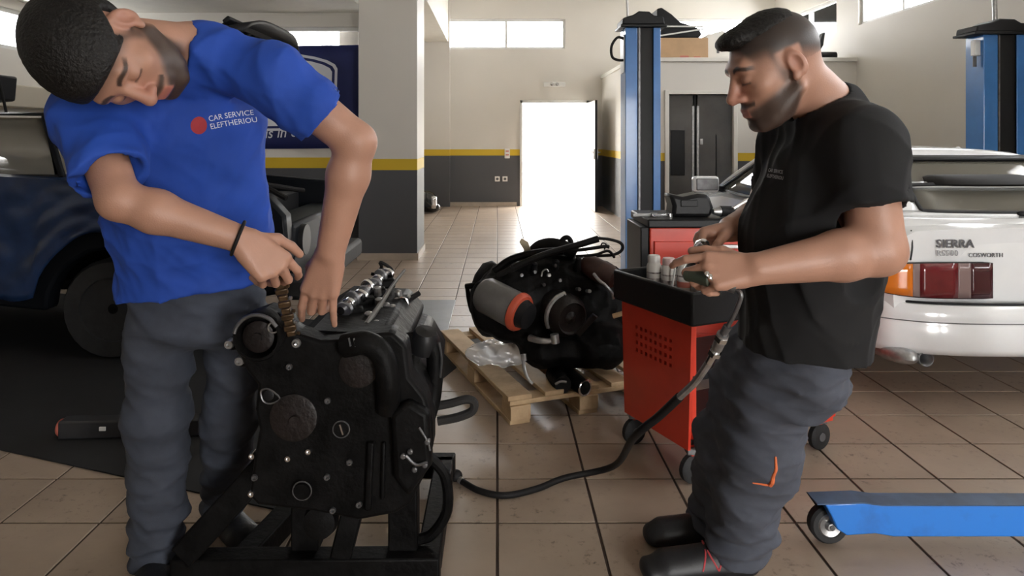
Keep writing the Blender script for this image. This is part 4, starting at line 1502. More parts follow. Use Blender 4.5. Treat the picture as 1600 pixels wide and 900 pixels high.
# side windows, pillars and mirror on the visible side, and the other side alike
for sd in (-1, 1):
    def side(y, t_):
        return Vector((CXc + sd * (.845 + (.635 - .845) * t_), y, .875 + (1.205 - .875) * t_))
    w = MB(); rows = []
    for j in range(5):
        t_ = j / 4
        y0, y1 = 3.95 + .35 * t_, 5.85 - .62 * t_
        rows.append([side(y0 + (y1 - y0) * i / 10, t_) for i in range(11)])
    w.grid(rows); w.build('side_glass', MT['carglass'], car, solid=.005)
    w = MB(); w.tube([side(5.88, 0), side(5.72, .25), side(5.50, .62), side(5.30, .93), side(5.1, 1.02)], .016, 8, 5); w.build('window_seal', MT['black'], car)
    w = MB(); w.tube([side(5.97, 0) + V(-sd * .02, 0, 0), side(5.79, .28), side(5.56, .66), side(5.34, .98), side(5.05, 1.06)], .026, 8, 5); w.build('front_pillar', MT['white'], car)
    w = MB(); w.tube([side(5.90, .0), side(5.2, -.02), side(4.4, -.01), side(3.9, .02)], .012, 8, 3); w.build('waist_seal', MT['black'], car)
    w = MB(); w.bar(side(4.85, 0), side(4.75, 1), .07, .02, (0, 1, 0)); w.build('centre_pillar', MT['black'], car)
    w = MB(); w.grid([[side(3.72 + .42 * t_, t_), side(3.80 + .40 * t_, t_), side(3.98 + .32 * t_, t_)] for t_ in (0, .25, .5, .75, 1)]); w.build('rear_quarter', MT['white'], car, solid=.03)
    mx = CXc + sd * 1.0
    w = MB(); w.box((mx, 5.80, .925), (.215, .10, .135)); mo = w.build('mirror', MT['white'], car, bevel=.028, seg=3)
    w = MB(); w.box((mx, 5.745, .925), (.178, .012, .098)); w.build('mirror_glass', MT['steel'], mo, bevel=.006)
    w = MB(); w.bar((CXc + sd * .90, 5.80, .89), (CXc + sd * .83, 5.82, .875), .05, .03); w.build('mirror_foot', MT['black'], mo, bevel=.006)
w = MB()
rows = []
for j in range(6):
    t_ = j / 5
    hw = .80 + (.60 - .80) * t_
    rows.append([Vector((CXc + s * hw, 6.02 - .72 * t_ + .10 * (1 - s * s), .865 + .35 * t_)) for s in np.linspace(-1, 1, 9).tolist()])
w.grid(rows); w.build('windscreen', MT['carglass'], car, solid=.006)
# cabin fill: seats seen through the glass
for x in (-.38, .38):
    w = MB(); w.box((CXc + x, 5.0, .88), (.42, .14, .48)); w.build('seat_back', MT['black'], car, bevel=.05)
w = MB(); w.box((CXc, 4.15, .90), (1.15, .12, .16)); w.build('rear_seat', MT['black'], car, bevel=.04)
# wheels
for x in (-1, 1):
    for y in (4.12, 6.75):
        wx = CXc + x * .80
        w = MB(); w.lathe((wx - x * .06, y, .29), (x, 0, 0), [(.18, 0), (.27, .0), (.29, .03), (.29, .13), (.27, .155), (.19, .158), (.19, .14)], 28); wh = w.build('wheel', MT['rubber'], car)
        w = MB(); w.lathe((wx - x * .06, y, .29), (x, 0, 0), [(.19, .10), (.18, .145), (.05, .13), (.03, .15), (.0, .152)], 28); w.build('rim', MT['alu'], wh)
# exhaust
e = pt(1436, 555, 3.42)
w = MB(); w.cyl((e.x, 3.36, e.z + .0), (e.x, 3.75, e.z + .0), .036, n=18, caps=False); w.build('exhaust_pipe', MT['steel'], car, solid=.006)
w = MB(); w.ell((e.x - .10, 3.50, e.z + .01), (.085, .20, .05)); w.build('silencer', MT['alu'], car)

# ------------------------------------------------------------------ dark car with the raised bonnet
dc = thing('car', 'black car with open bonnet and dark blue fender cover', 'car', (-3.2, 4.8, 0))
RS = Matrix(((1, 0, 0), (0, 0, 1), (0, 1, 0)))      # local x = along the car, local y = up, local z = across
N0, N1 = 4.04, 5.64


def arch(cx, r, n_=10):
    return [(cx - r * math.cos(math.pi * k / n_), .30 + r * math.sin(math.pi * k / n_)) for k in range(n_ + 1)]


fend = [(-3.05, .34)] + arch(-2.28, .36) + [(-1.62, .34), (-1.27, .40), (-1.22, .62), (-1.24, .86), (-1.34, .97), (-2.0, 1.03), (-3.05, 1.09)]
for y0, y1 in ((N0, N0 + .13), (N1 - .13, N1)):
    w = MB(); w.prism(fend, (0, 0, 0), RS, y0, y1); w.build('front_fender', MT['darkcar'], dc, bevel=.02, smooth=50)
door = [(-4.85, .34), (-3.06, .34), (-3.06, 1.09), (-4.85, 1.09)]
w = MB(); w.prism(door, (0, 0, 0), RS, N0 - .004, N1); w.build('cabin_body', MT['darkcar'], dc, bevel=.03)
w = MB(); w.bb((-1.5, N0 + .1, .38), (-1.22, N1 - .1, .80)); w.build('front_panel', MT['darkcar'], dc, bevel=.03)
w = MB(); w.bb((-3.05, N0 + .13, .40), (-1.5, N1 - .13, .46)); w.build('bay_floor', MT['iron'], dc)
w = MB(); w.bb((-3.06, N0 + .05, .46), (-2.98, N1 - .05, 1.10)); w.build('firewall', MT['iron'], dc)
# cabin roof, glass and pillars
def cabin(x, z, y): return Vector((x, y, z))
RF, RBk = -2.72, -4.8
w = MB()
w.grid([[Vector((x, y, 1.47 - .035 * abs((y - 4.84) / .66) ** 3)) for x in (RBk, -4.2, -3.6, -3.1, RF)] for y in np.linspace(4.16, 5.52, 9).tolist()])
w.build('roof', MT['darkcar'], dc, solid=.03)
w = MB(); w.tube([(RBk, 4.14, 1.437), (-3.6, 4.13, 1.442), (RF, 4.14, 1.437)], .010, 8, 3); w.build('chrome_strip', MT['chrome'], dc)
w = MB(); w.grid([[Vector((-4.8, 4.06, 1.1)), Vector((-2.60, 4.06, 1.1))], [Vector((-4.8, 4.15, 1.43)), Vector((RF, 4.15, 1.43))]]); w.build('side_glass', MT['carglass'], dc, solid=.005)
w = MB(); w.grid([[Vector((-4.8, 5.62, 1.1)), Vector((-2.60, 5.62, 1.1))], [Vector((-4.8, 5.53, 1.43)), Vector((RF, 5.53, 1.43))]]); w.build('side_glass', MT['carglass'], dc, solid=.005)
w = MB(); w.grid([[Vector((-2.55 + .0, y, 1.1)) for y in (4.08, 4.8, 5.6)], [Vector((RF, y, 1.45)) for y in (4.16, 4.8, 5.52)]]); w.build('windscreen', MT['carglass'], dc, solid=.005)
for y0, y1 in ((4.07, 4.15), (5.61, 5.53)):
    w = MB(); w.bar((-2.56, y0, 1.08), (RF, y1, 1.45), .035, .035); w.build('front_pillar', MT['darkcar'], dc, bevel=.01)
    w = MB(); w.bar((-3.62, y0 - .005, 1.08), (-3.66, y1 - .003, 1.44), .05, .03); w.build('centre_pillar', MT['darkcar'], dc, bevel=.01)
w = MB(); w.tube([(-4.8, N0 - .012, 1.075), (-3.1, N0 - .012, 1.075)], .008, 8, 1); w.build('chrome_strip', MT['chrome'], dc)
w = MB(); w.bb((-4.85, N0 + .02, 1.06), (-2.55, N1 - .02, 1.10)); w.build('cowl', MT['black'], dc)
# bonnet raised on its rear hinge, underside ribbed
ang = math.radians(39.5)
Rb = Matrix(((math.cos(ang), 0, -math.sin(ang)), (0, 1, 0), (math.sin(ang), 0, math.cos(ang))))
hinge = V(-2.80, 4.80, 1.13)
def bon(x, y, z): return hinge + Rb @ Vector((x, y, z))
rows = []
for i in range(13):
    u = i / 12
    hw = .70 - .10 * u ** 3
    rows.append([bon(1.60 * u - .10 * (abs(s) ** 4) * u ** 4, s * hw, .02 + .035 * math.sin(math.pi * u) - .05 * abs(s) ** 5 - .10 * max(0, u - .85) * 8) for s in np.linspace(-1, 1, 13).tolist()])
w = MB(); w.grid(rows); bo = w.build('bonnet', MT['hood'], dc, solid=.02)
for s0, s1 in ((-.55, -.55), (.55, .55), (0, 0), (-.5, .15), (.5, -.15)):
    w = MB(); w.bar(bon(.10, s0, -.03), bon(1.46, s1 * .9, -.02), .05, .03, (0, 1, 0)); w.build('bonnet_rib', MT['hood'], bo, bevel=.008)
for x in (.25, .75, 1.46):
    w = MB(); w.bar(bon(x, -.58, -.028), bon(x, .58, -.028), .05, .03, Rb.col[0]); w.build('bonnet_rib', MT['hood'], bo, bevel=.008)
w = MB(); w.bar(bon(1.2, .30, -.05), bon(1.36, .30, -.05), .2, .02, (0, 1, 0)); w.build('bonnet_latch', MT['grey'], bo, bevel=.008)
w = MB(); w.bar(bon(1.2, -.05, -.05), bon(1.36, -.05, -.05), .08, .02, (0, 1, 0)); w.build('bonnet_latch', MT['grey'], bo, bevel=.008)
w = MB(); w.cyl((-2.35, N1 - .1, 1.03), bon(.85, .55, -.04), .008); w.build('bonnet_stay', MT['steel'], dc)
# engine bay contents that show behind the elbow
rnd = random.Random(5)
w = MB(); w.bb((-2.7, 4.45, .47), (-1.75, 5.2, .88)); w.build('engine_block', MT['iron'], dc, bevel=.03)
w = MB(); w.bb((-2.6, 4.55, .88), (-1.85, 4.85, .98)); w.build('cam_cover', mat('grey green cover', (.028, .032, .026), .5, var=.3), dc, bevel=.03)
w = MB(); w.bb((-1.72, 4.3, .5), (-1.55, 5.4, .90)); w.build('radiator', MT['black'], dc, bevel=.01)
w = MB(); w.cyl((-1.62, 4.32, .62), (-1.60, 4.34, .93), .05, .045); w.build('strut_tower', mat('grey green metal', (.05, .055, .045), .5, var=.3), dc)
w = MB(); w.tube([(-1.58, 4.28, .93), (-1.57, 4.26, .84), (-1.55, 4.25, .76), (-1.54, 4.25, .70)], .010, 8, 4); w.build('brake_pipe', MT['chrome'], dc)
for k in range(5):
    a = V(rnd.uniform(-2.4, -1.6), rnd.uniform(4.3, 4.7), .9); b = V(rnd.uniform(-2.0, -1.3), rnd.uniform(4.4, 5.2), .92)
    w = MB(); w.tube([a, a.lerp(b, .4) + V(0, 0, .08), b], .018, 8, 6); w.build('coolant_hose', MT['hose'], dc)
w = MB(); w.cyl((-1.24, 4.32, .68), (-1.19, 4.32, .68), .10, .095, 24); w.build('headlamp', MT['black'], dc)
w = MB(); w.cyl((-1.24, 5.36, .68), (-1.19, 5.36, .68), .10, .095, 24); w.build('headlamp', MT['black'], dc)
w = MB(); w.bb((-1.30, N0 + .0, .36), (-1.10, N1, .50)); w.build('front_bumper', MT['rubber'], dc, bevel=.03)
for y in (N0 + .12, N1 - .12):
    s = 1 if y > 4.8 else -1
    for x in (-2.28, -4.5):
        w = MB(); w.lathe((x, y - s * .09, .30), (0, s, 0), [(.18, 0), (.28, 0), (.30, .03), (.30, .14), (.28, .17), (.19, .172), (.19, .15)], 28); wh = w.build('wheel', MT['rubber'], dc)
        w = MB(); w.lathe((x, y - s * .09, .30), (0, s, 0), [(.19, .10), (.18, .15), (.06, .13), (.03, .15), (0, .152)], 24); w.build('rim', MT['iron'], wh)
# fender cover: soft vinyl sheet over the near wing
FC = []
rs = np.random.RandomState(2)
for j in range(23):
    v_ = j / 22
    row = []
    for i in range(31):
        u = i / 30
        x = -3.02 + 1.02 * u
        if v_ < .18:
            k = v_ / .18
            y = N0 + .13 - .15 * k; z = 1.10 - .075 * (x + 3.05) / 1.05 * .8 + .012 * math.sin(math.pi * k)
        else:
            k = (v_ - .18) / .82
            a = max(0, 1 - ((x + 2.28) / .40) ** 2) ** .5
            zlow = .44 - .07 * math.sin(u * 7) + (.26 * a if a > 0 else 0)
            y = N0 - .022 - .012 * k
            z0 = 1.10 - .075 * (x + 3.05) / 1.05 * .8
            z = z0 - (z0 - zlow) * k
        wr_ = .016 * math.sin(9 * u + 5 * v_) + .013 * abs(math.sin(14 * u - 9 * v_ + 1.0)) + .008 * math.sin(23 * v_ + 3 * u)
        row.append(Vector((x + .01 * math.sin(6 * v_), y - abs(wr_) * (0.3 + .9 * v_), z)))
    FC.append(row)
w = MB(); w.grid(FC)
tag(w.build('fender_cover', MT['vinyl'], smooth=70, solid=.004), 'dark blue vinyl fender cover draped over the black car wing', 'fender cover')

# black mat under the dark car, the bar on it, and the grey mat
a, b = gnd(0, 704), gnd(322, 774)
d = (b - a).normalized(); nrm = Vector((-d.y, d.x, 0))
w = MB()
p = [a - d * 2.6, b + d * .32, b + d * .32 + nrm * 2.2, a - d * 2.6 + nrm * 2.2]
p = [q if q.x > LX + .05 else Vector((LX + .05, q.y, 0)) for q in p]
w.prism([(q.x, q.y) for q in p], (0, 0, 0), I3, .0005, .006)
tag(w.build('floor_mat', MT['mat_'], smooth=0), 'large black rubber mat on the tiles under the dark car', 'mat')
q0, q1 = gnd(85, 684), gnd(240, 684)
q0.z = q1.z = .045; q1.y += .02
t = thing('tool_bar', 'dark grey square bar with red end lying on black mat', 'bar', (q0.x + .2, q0.y, .006))
w = MB(); w.bar(q0 + V(.035, 0, 0), q1 + V(.3, .02, 0), .078, .078, (0, 0, 1)); w.build('bar', mat('dark grey bar', (.03, .03, .032), .4, var=.2), t, bevel=.008)
w = MB(); w.ell(q0 + V(.033, 0, 0), (.020, .038, .038)); w.build('end_cap', mat('dull red cap', (.42, .10, .07), .6), t)
w = MB(); w.box((q0.x + .235, q0.y - .0425, q0.z + .012), (.026, .006, .016)); w.build('tab', MT['frame'], t)
g0 = gnd(712, 470)
w = MB(); w.bb((-1.05, 4.3, .0005), (g0.x, 5.57, .008))
tag(w.build('floor_mat', MT['greymat'], bevel=.002), 'smooth grey rubber mat on the tiles behind the near engine', 'mat')

# black helmet-like bag by the column
c = gnd(676, 334)
t = thing('helmet', 'black crash helmet with shiny visor on the floor behind column', 'helmet', (c.x - .05, c.y + .2, 0))
S = SDF(); S.add(s_ell((c.x - .12, c.y + .2, .19), (.19, .19, .185)), 0); S.add(s_ell((c.x - .02, c.y + .1, .11), (.15, .13, .10)), .05); S.cut(s_half((0, 0, .002), (0, 0, -1)))
sdf_obj('shell', S, (c.x - .4, c.y - .12, -.02), (c.x + .3, c.y + .45, .45), .012, mat('gloss black', (.008, .008, .009), .15, coat=.6), t)
w = MB(); w.grid([[Vector((c.x + .02 + .13 * math.sin(a_) - .05, c.y + .12 - .17 * math.cos(a_), z)) for a_ in (.1, .4, .7, 1.0)] for z in (.09, .16, .24, .30)]); w.build('visor', MT['chrome'], t, solid=.006)

# ------------------------------------------------------------------ pallet
fx = V(.058, 3.16, 0)
La, Sa = V(-.345, .938, 0).normalized(), V(.938, .345, 0).normalized()
PR = Matrix((Sa, La, V(0, 0, 1))).transposed()
t = thing('pallet', 'pale wooden pallet standing on the tiles under the oily engine', 'pallet', fx + Sa * .4 + La * .6)
def pl(a, b, z): return fx + Sa * a + La * b + V(0, 0, z)
Wd, Ln, HT = .80, 1.16, .132
for k in range(5):
    a = .05 + (Wd - .10) * k / 4
    w = MB(); w.box(pl(a, Ln / 2, HT - .011), (.118 if k % 2 == 0 else .098, Ln, .022), PR); w.build('board', MT['wood'], t, bevel=.003)
for b in (.05, Ln / 2, Ln - .05):
    w = MB(); w.box(pl(Wd / 2, b, HT - .033), (Wd, .10, .022), PR); w.build('stringer_board', MT['wood'], t, bevel=.003)
    for a in (.05, Wd / 2, Wd - .05):
        w = MB(); w.box(pl(a, b, .055), (.10, .12, .066), PR); w.build('block', MT['wood'], t, bevel=.003)
for a in (.05, Wd / 2, Wd - .05):
    w = MB(); w.box(pl(a, Ln / 2, .011), (.10, Ln, .022), PR); w.build('base_board', MT['wood'], t, bevel=.003)

# clear plastic bag on the pallet
c = pt(776, 550, 3.66); c.z = HT
S = SDF(); S.add(s_ell((c.x, c.y, HT + .045), (.17, .15, .06)), 0); S.add(s_ell((c.x + .08, c.y - .06, HT + .06), (.09, .09, .055)), .03)
S.disp = folds(8, .012, 30, 9); S.cut(s_half((0, 0, HT + .007), (0, 0, -1)))
pm = bpy.data.materials.new('clear crumpled plastic'); pm.use_nodes = True
b_ = pm.node_tree.nodes['Principled BSDF']; b_.inputs['Base Color'].default_value = (.8, .82, .85, 1); b_.inputs['Roughness'].default_value = .12; b_.inputs['Alpha'].default_value = .42; b_.inputs['Specular IOR Level'].default_value = .9
tag(sdf_obj('plastic_bag', S, (c.x - .25, c.y - .22, HT - .03), (c.x + .25, c.y + .22, HT + .2), .007, pm, smooth_it=0), 'crumpled clear plastic bag lying on the wooden pallet', 'bag')

# ------------------------------------------------------------------ oily engine on the pallet
EZ = HT
ec = pt(868, 480, 3.60)
en = thing('engine', 'oily black engine with starter motor and hoses standing on pallet', 'engine', (ec.x, ec.y, EZ))
Ex = Matrix((V(.97, .24, 0), V(-.24, .97, 0), V(0, 0, 1))).transposed()
def el(x, y, z): return V(ec.x, ec.y, EZ) + Ex @ Vector((x, y, z))
S = SDF()
S.add(s_ecap(el(-.22, .05, .33), el(.22, .05, .30), (.22, .20), (.22, .22), (0, 0, 1)), 0)
S.add(s_cap(el(-.20, -.02, .32), el(-.33, .02, .33), .17, .13), .05)
S.add(s_cap(el(.05, -.05, .12), el(.28, .0, .13), .115, .125), .05)
S.add(s_ell(el(.02, .05, .46), (.26, .2, .12)), .05)
S.add(s_cap(el(.25, .0, .42), el(.34, -.02, .38), .12, .1), .04)
S.add(s_ecap(pt(845, 545, 3.46), pt(945, 540, 3.50), (.10, .12), (.12, .13), (0, 0, 1)), .05)
S.disp = folds(12, .016, 24, 10)
S.cut(s_half((0, 0, EZ + .0015), (0, 0, -1)))
sdf_obj('block', S, tuple(el(-.62, -.5, -.03)), tuple(el(.62, .5, .75)), .011, MT['iron'], en, smooth_it=0)


def epart(name, m_, fn, bevel=0.0, par=None):
    w = MB(); fn(w); return w.build(name, m_, par or en, bevel=bevel)

P37 = lambda x, y, Y=3.5: pt(x, y, Y)
# starter motor: grey cylinder with a red ring, left front
a, b = P37(758, 460, 3.42), P37(816, 490, 3.28)
sm = epart('starter_motor', mat('olive grey paint', (.11, .105, .10), .4, var=.15, vscale=12), lambda w: w.lathe(a, b - a, [(.0, -.02), (.075, -.015), (.088, .01), (.088, (b - a).length - .02), (.08, (b - a).length), (.0, (b - a).length + .004)], 24))
u = (b - a).normalized()
epart('end_ring', MT['orange'], lambda w: w.lathe(b - u * .045, u, [(.0893, .012), (.094, .016), (.094, .032), (.085, .046), (.07, .048), (.07, .02)], 24), par=sm)
epart('end_cap', MT['black'], lambda w: w.lathe(b - u * .01, u, [(.072, 0), (.06, .05), (0, .055)], 20), par=sm)
# alternator-like round housing, centre
c = P37(892, 497, 3.34)
ax_ = V(.45, -.85, -.1)
epart('pulley', MT['iron2'], lambda w: w.lathe(c, ax_, [(.0, -.16), (.10, -.15), (.105, -.03), (.09, .0), (.078, .012), (.07, .0), (.03, -.002), (.015, .01), (0, .012)], 28))
epart('clamp_ring', MT['alu'], lambda w: w.tube([c - Vector(ax_).normalized() * .05 + frame(ax_) @ Vector((.107 * math.cos(k), .107 * math.sin(k), 0)) for k in (1.6, 2.1, 2.6, 3.1, 3.6)], .013, 8, 5))
c2 = P37(880, 487, 3.30)
# upper right: rusty canister with bright clamp
a, b = P37(915, 412, 3.55), P37(968, 440, 3.40)
epart('intake_canister', mat('dark rust', (.05, .022, .017), .5, var=.4, vscale=16), lambda w: w.lathe(a, b - a, [(.0, -.01), (.05, 0), (.058, .03), (.058, .15), (.045, .19), (.0, .195)], 20))
epart('hose_clamp', MT['chrome'], lambda w: w.lathe(b - (b - a).normalized() * .0, b - a, [(.046, 0), (.05, .0), (.05, .02), (.046, .02)], 20))
# silver coolant pipe on the front
epart('coolant_pipe', MT['alu'], lambda w: w.tube([P37(828, 528, 3.34), P37(842, 532, 3.30), P37(858, 533, 3.29), P37(866, 528, 3.29)], (.017, .011), 10, 5))
epart('pipe_flange', MT['alu'], lambda w: (w.cyl(P37(866, 522, 3.28), P37(868, 536, 3.28), .02, n=12)))
epart('coolant_pipe', MT['alu'], lambda w: w.tube([P37(818, 555, 3.36), P37(819, 575, 3.33), P37(825, 592, 3.30), P37(832, 600, 3.29)], .0085, 8, 5))
epart('pipe_nut', MT['alu'], lambda w: w.cyl(P37(818, 553, 3.36), P37(819, 564, 3.35), .015, n=8))
# left bracket standing off the bell housing
epart('bracket', MT['iron'], lambda w: w.tube([P37(730, 448, 3.62), P37(733, 470, 3.60), P37(740, 490, 3.58), P37(756, 485, 3.58)], .012, 8, 3))
epart('bracket', MT['iron'], lambda w: w.tube([P37(728, 448, 3.62), P37(745, 446, 3.60), P37(764, 452, 3.60)], .016, 8, 3))
epart('bell_housing', MT['iron'], lambda w: w.lathe(el(-.30, .14, .33), Ex @ V(-1, -.10, .1), [(.0, 0), (.19, .0), (.20, .02), (.19, .05), (.15, .08), (.10, .10), (.05, .10)], 18), .006)
# gearbox pan and outlet stubs at the foot
epart('outlet_stub', MT['iron'], lambda w: w.tube([P37(868, 585, 3.44), P37(875, 597, 3.32), P37(880, 601, 3.26)], (.05, .040), 14, 5))
epart('outlet_stub', MT['iron'], lambda w: w.tube([P37(890, 588, 3.42), P37(904, 600, 3.30), P37(914, 606, 3.25)], (.042, .036), 14, 5))
epart('outlet_ring', MT['chrome'], lambda w: w.torus(P37(914, 606, 3.248), P37(914, 606, 3.25) - P37(900, 599, 3.30), .036, .005, 22, 6))
epart('outlet_ring', MT['alu'], lambda w: w.tube([P37(868, 600, 3.24), P37(876, 596, 3.23), P37(885, 597, 3.23)], .006, 8, 4))
# top: intake hose, long pipes, wiring
epart('intake_hose', MT['hose'], lambda w: w.tube([P37(832, 400, 3.75), P37(840, 388, 3.7), P37(858, 382, 3.65), P37(880, 386, 3.6), P37(900, 396, 3.58)], .036, 14, 6))
epart('hose_loop', MT['hose'], lambda w: w.tube([P37(874, 392, 3.6), P37(878, 376, 3.6), P37(886, 371, 3.6), P37(892, 378, 3.6), P37(890, 394, 3.6)], .014, 10, 6))
epart('rail_pipe', MT['hose'], lambda w: w.tube([P37(778, 432, 3.5), P37(810, 415, 3.48), P37(850, 398, 3.46), P37(895, 385, 3.46), P37(935, 373, 3.46)], .017, 10, 6))
epart('rail_pipe', MT['iron'], lambda w: w.tube([P37(772, 424, 3.54), P37(800, 405, 3.54), P37(840, 395, 3.52), P37(880, 392, 3.5)], .02, 10, 6))
epart('wiring', MT['hose'], lambda w: w.tube([P37(930, 372, 3.5), P37(952, 374, 3.52), P37(970, 380, 3.55), P37(972, 390, 3.56), P37(958, 398, 3.56), P37(925, 400, 3.56)], .008, 8, 6))
epart('wiring', MT['hose'], lambda w: w.tube([P37(895, 392, 3.52), P37(925, 388, 3.5), P37(945, 385, 3.5), P37(952, 386, 3.5)], .009, 8, 6))
epart('wiring', MT['hose'], lambda w: w.tube([P37(900, 400, 3.5), P37(930, 398, 3.48), P37(950, 392, 3.48), P37(960, 402, 3.5)], .007, 8, 6))
epart('wiring', MT['hose'], lambda w: w.tube([P37(938, 388, 3.5), P37(941, 380, 3.5), P37(947, 382, 3.5), P37(944, 390, 3.5)], .004, 6, 5))
pb = mat('brass plated bracket', (.42, .36, .25), .35, .7)
epart('lifting_bracket', pb, lambda w: w.prism([(0, 0), (.045, 0), (.055, .04), (.035, .10), (.0, .12), (-.012, .10), (.012, .06)], P37(815, 408, 3.62), RXZ, -.006, .006), .002)
epart('lifting_bracket', pb, lambda w: w.tube([P37(800, 412, 3.62), P37(806, 398, 3.62), P37(812, 402, 3.62), P37(818, 410, 3.62)], .008, 8, 3))
# right side flank and pipes
epart('heat_shield', MT['iron'], lambda w: w.lathe(el(.30, .02, .30), Ex @ V(1, -.25, -.05), [(.0, -.1), (.17, -.08), (.19, .0), (.16, .08), (.08, .1), (0, .1)], 24), .006)
epart('belt_guard', MT['iron2'], lambda w: w.bar(P37(902, 523, 3.27), P37(930, 492, 3.24), .03, .014), .004)
epart('fuel_pipe', MT['alu'], lambda w: w.tube([P37(928, 428, 3.4), P37(936, 438, 3.36), P37(946, 446, 3.34), P37(956, 458, 3.34), P37(958, 466, 3.36)], .008, 8, 5))
epart('rusty_stub', MT['cardboard'], lambda w: w.cyl(P37(958, 494, 3.30), P37(978, 488, 3.28), .012, n=10))
for x, y, Y in ((815, 430, 3.47), (836, 425, 3.45), (858, 430, 3.43), (875, 438, 3.42), (860, 470, 3.36), (880, 462, 3.36), (898, 470, 3.36), (905, 452, 3.38), (828, 490, 3.38), (850, 445, 3.41), (921, 455, 3.36), (868, 415, 3.45)):
    p = pt(x, y, Y)
    epart('bolt', MT['alu'] if (x + y) % 4 == 0 else MT['steel'] if (x + y) % 4 == 1 else MT['iron2'], lambda w: (w.lathe(p, (.1, -1, .2), [(.0, -.06), (.008, -.06), (.009, 0), (.009, .007), (.0, .008)], 8)))
epart('clamp_ring', MT['alu'], lambda w: w.tube([P37(846, 432, 3.4), P37(848, 424, 3.4), P37(854, 421, 3.4), P37(857, 425, 3.4)], .004, 6, 5))
for k in range(4):
    x = 800 + k * 34
    epart('injector', MT['black'], lambda w: w.lathe(pt(x, 428 - k * 4, 3.5), (.1, -.5, 1), [(.0, -.06), (.018, -.06), (.022, -.02), (.016, .02), (.014, .05), (.0, .055)], 12))

# ------------------------------------------------------------------ red tool cart
cA = V(.545, 3.0, 0); ue = V(.42, -.907, 0).normalized(); ul = V(.907, .42, 0).normalized()
WdC, LnC = .45, .74
CR = Matrix((ul, -ue, V(0, 0, 1))).transposed()
def cp(l, e, z): return cA + ul * l + ue * e + V(0, 0, z)
cart = thing('tool_cart', 'red open tool cart with perforated end panel and black trays', 'tool cart', cp(LnC / 2, WdC / 2, 0))


def end_panel(l):
    """a perforated sheet: real round holes"""
    bm = bmesh.new()
    W2, z0, z1 = WdC, .135, .640
    xs = [0.045 + 0.033 * i for i in range(9)]
    o_list = []
    nx, nz = 28, 32
    hole = set()
    grid_ = {}
    for i in range(nx + 1):
        for j in range(nz + 1):
            taper = .035 * (1 - j / nz)
            e_ = taper * .6 + (W2 - taper * 1.2) * i / nx
            grid_[i, j] = bm.verts.new(cp(l, e_, z0 + (z1 - z0) * j / nz) - WM[cart.name].translation)
    for i in range(nx):
        for j in range(nz):
            if 6 <= i < 21 and 17 <= j < 26 and i % 2 == 0 and j % 2 == 0 and (i // 2 + j // 2) >= 0:
                continue
            bm.faces.new((grid_[i, j], grid_[i + 1, j], grid_[i + 1, j + 1], grid_[i, j + 1]))
    me = bpy.data.meshes.new('end_panel'); bm.to_mesh(me); bm.free(); me.materials.append(MT['red'])
    o = bpy.data.objects.new('end_panel', me); COL.objects.link(o); o.parent = cart; WM[o.name] = WM[cart.name]
    md = o.modifiers.new('thickness', 'SOLIDIFY'); md.thickness = .012; md.offset = 0
    return o


end_panel(0.0); end_panel(LnC)
w = MB(); w.box(cp(.03, WdC / 2, .48), (.003, .30, .20), CR); w.build('shade_backing', MT['black'], cart)  # black sheet added so the holes look dark, as the shaded interior would
for z in (.16, .40):
    w = MB(); w.box(cp(LnC / 2, WdC / 2, z), (LnC - .02, WdC - .05, .02), CR); w.build('shelf', MT['black'], cart, bevel=.004)
# black top tray with a deep rim
TZ = .655
w = MB(); w.box(cp(LnC / 2, WdC / 2, TZ - .03), (LnC + .05, WdC + .05, .02), CR); tr = w.build('top_tray', MT['black'], cart, bevel=.004)
for l0, e0, sx, sy in ((-.02, WdC / 2, .022, WdC + .06), (LnC + .02, WdC / 2, .022, WdC + .06), (LnC / 2, -.02, LnC + .06, .022), (LnC / 2, WdC + .02, LnC + .06, .022)):
    w = MB(); w.box(cp(l0, e0, TZ + .025), (sx, sy, .125), CR); w.build('tray_rim', MT['black'], tr, bevel=.008)
for l, e_ in ((.03, .04), (.03, WdC - .04), (LnC - .03, .04), (LnC - .03, WdC - .04)):
    w = MB(); w.bar(cp(l, e_, .10), cp(l, e_, TZ - .04), .024, .024, tuple(ul)); w.build('corner_post', MT['red'], cart, bevel=.004)
    c = cp(l, e_, .055)
    w = MB(); w.lathe(c - ue * .016, ue, [(.0, 0), (.045, 0), (.055, .006), (.055, .026), (.045, .032), (0, .032)], 22); wh = w.build('caster', MT['rubber'], cart)
    w = MB(); w.bar(c + V(0, 0, .058), c + V(0, 0, .085), .05, .05); w.build('caster_fork', MT['steel'], wh, bevel=.004)
    w = MB(); w.lathe(c - ue * .019, ue, [(0, 0), (.018, 0), (.018, .038), (0, .038)], 14); w.build('hub', MT['grey'], wh)
# lower drawer frame with white liner on the far long side
w = MB(); w.box(cp(LnC - .02, WdC + .008, .30), (.05, .014, .30), CR); w.build('side_frame', MT['red'], cart, bevel=.004)
w = MB(); w.box(cp(LnC / 2, WdC + .008, .165), (LnC - .02, .014, .06), CR); w.build('side_frame', MT['red'], cart, bevel=.004)
w = MB(); w.box(cp(LnC - .12, WdC + .004, .29), (.15, .008, .19), CR); w.build('liner', MT['frame'], cart)
w = MB(); w.box(cp(.10, WdC - .02, TZ - .01), (.03, .02, .012), CR); w.build('latch', MT['chrome'], cart)

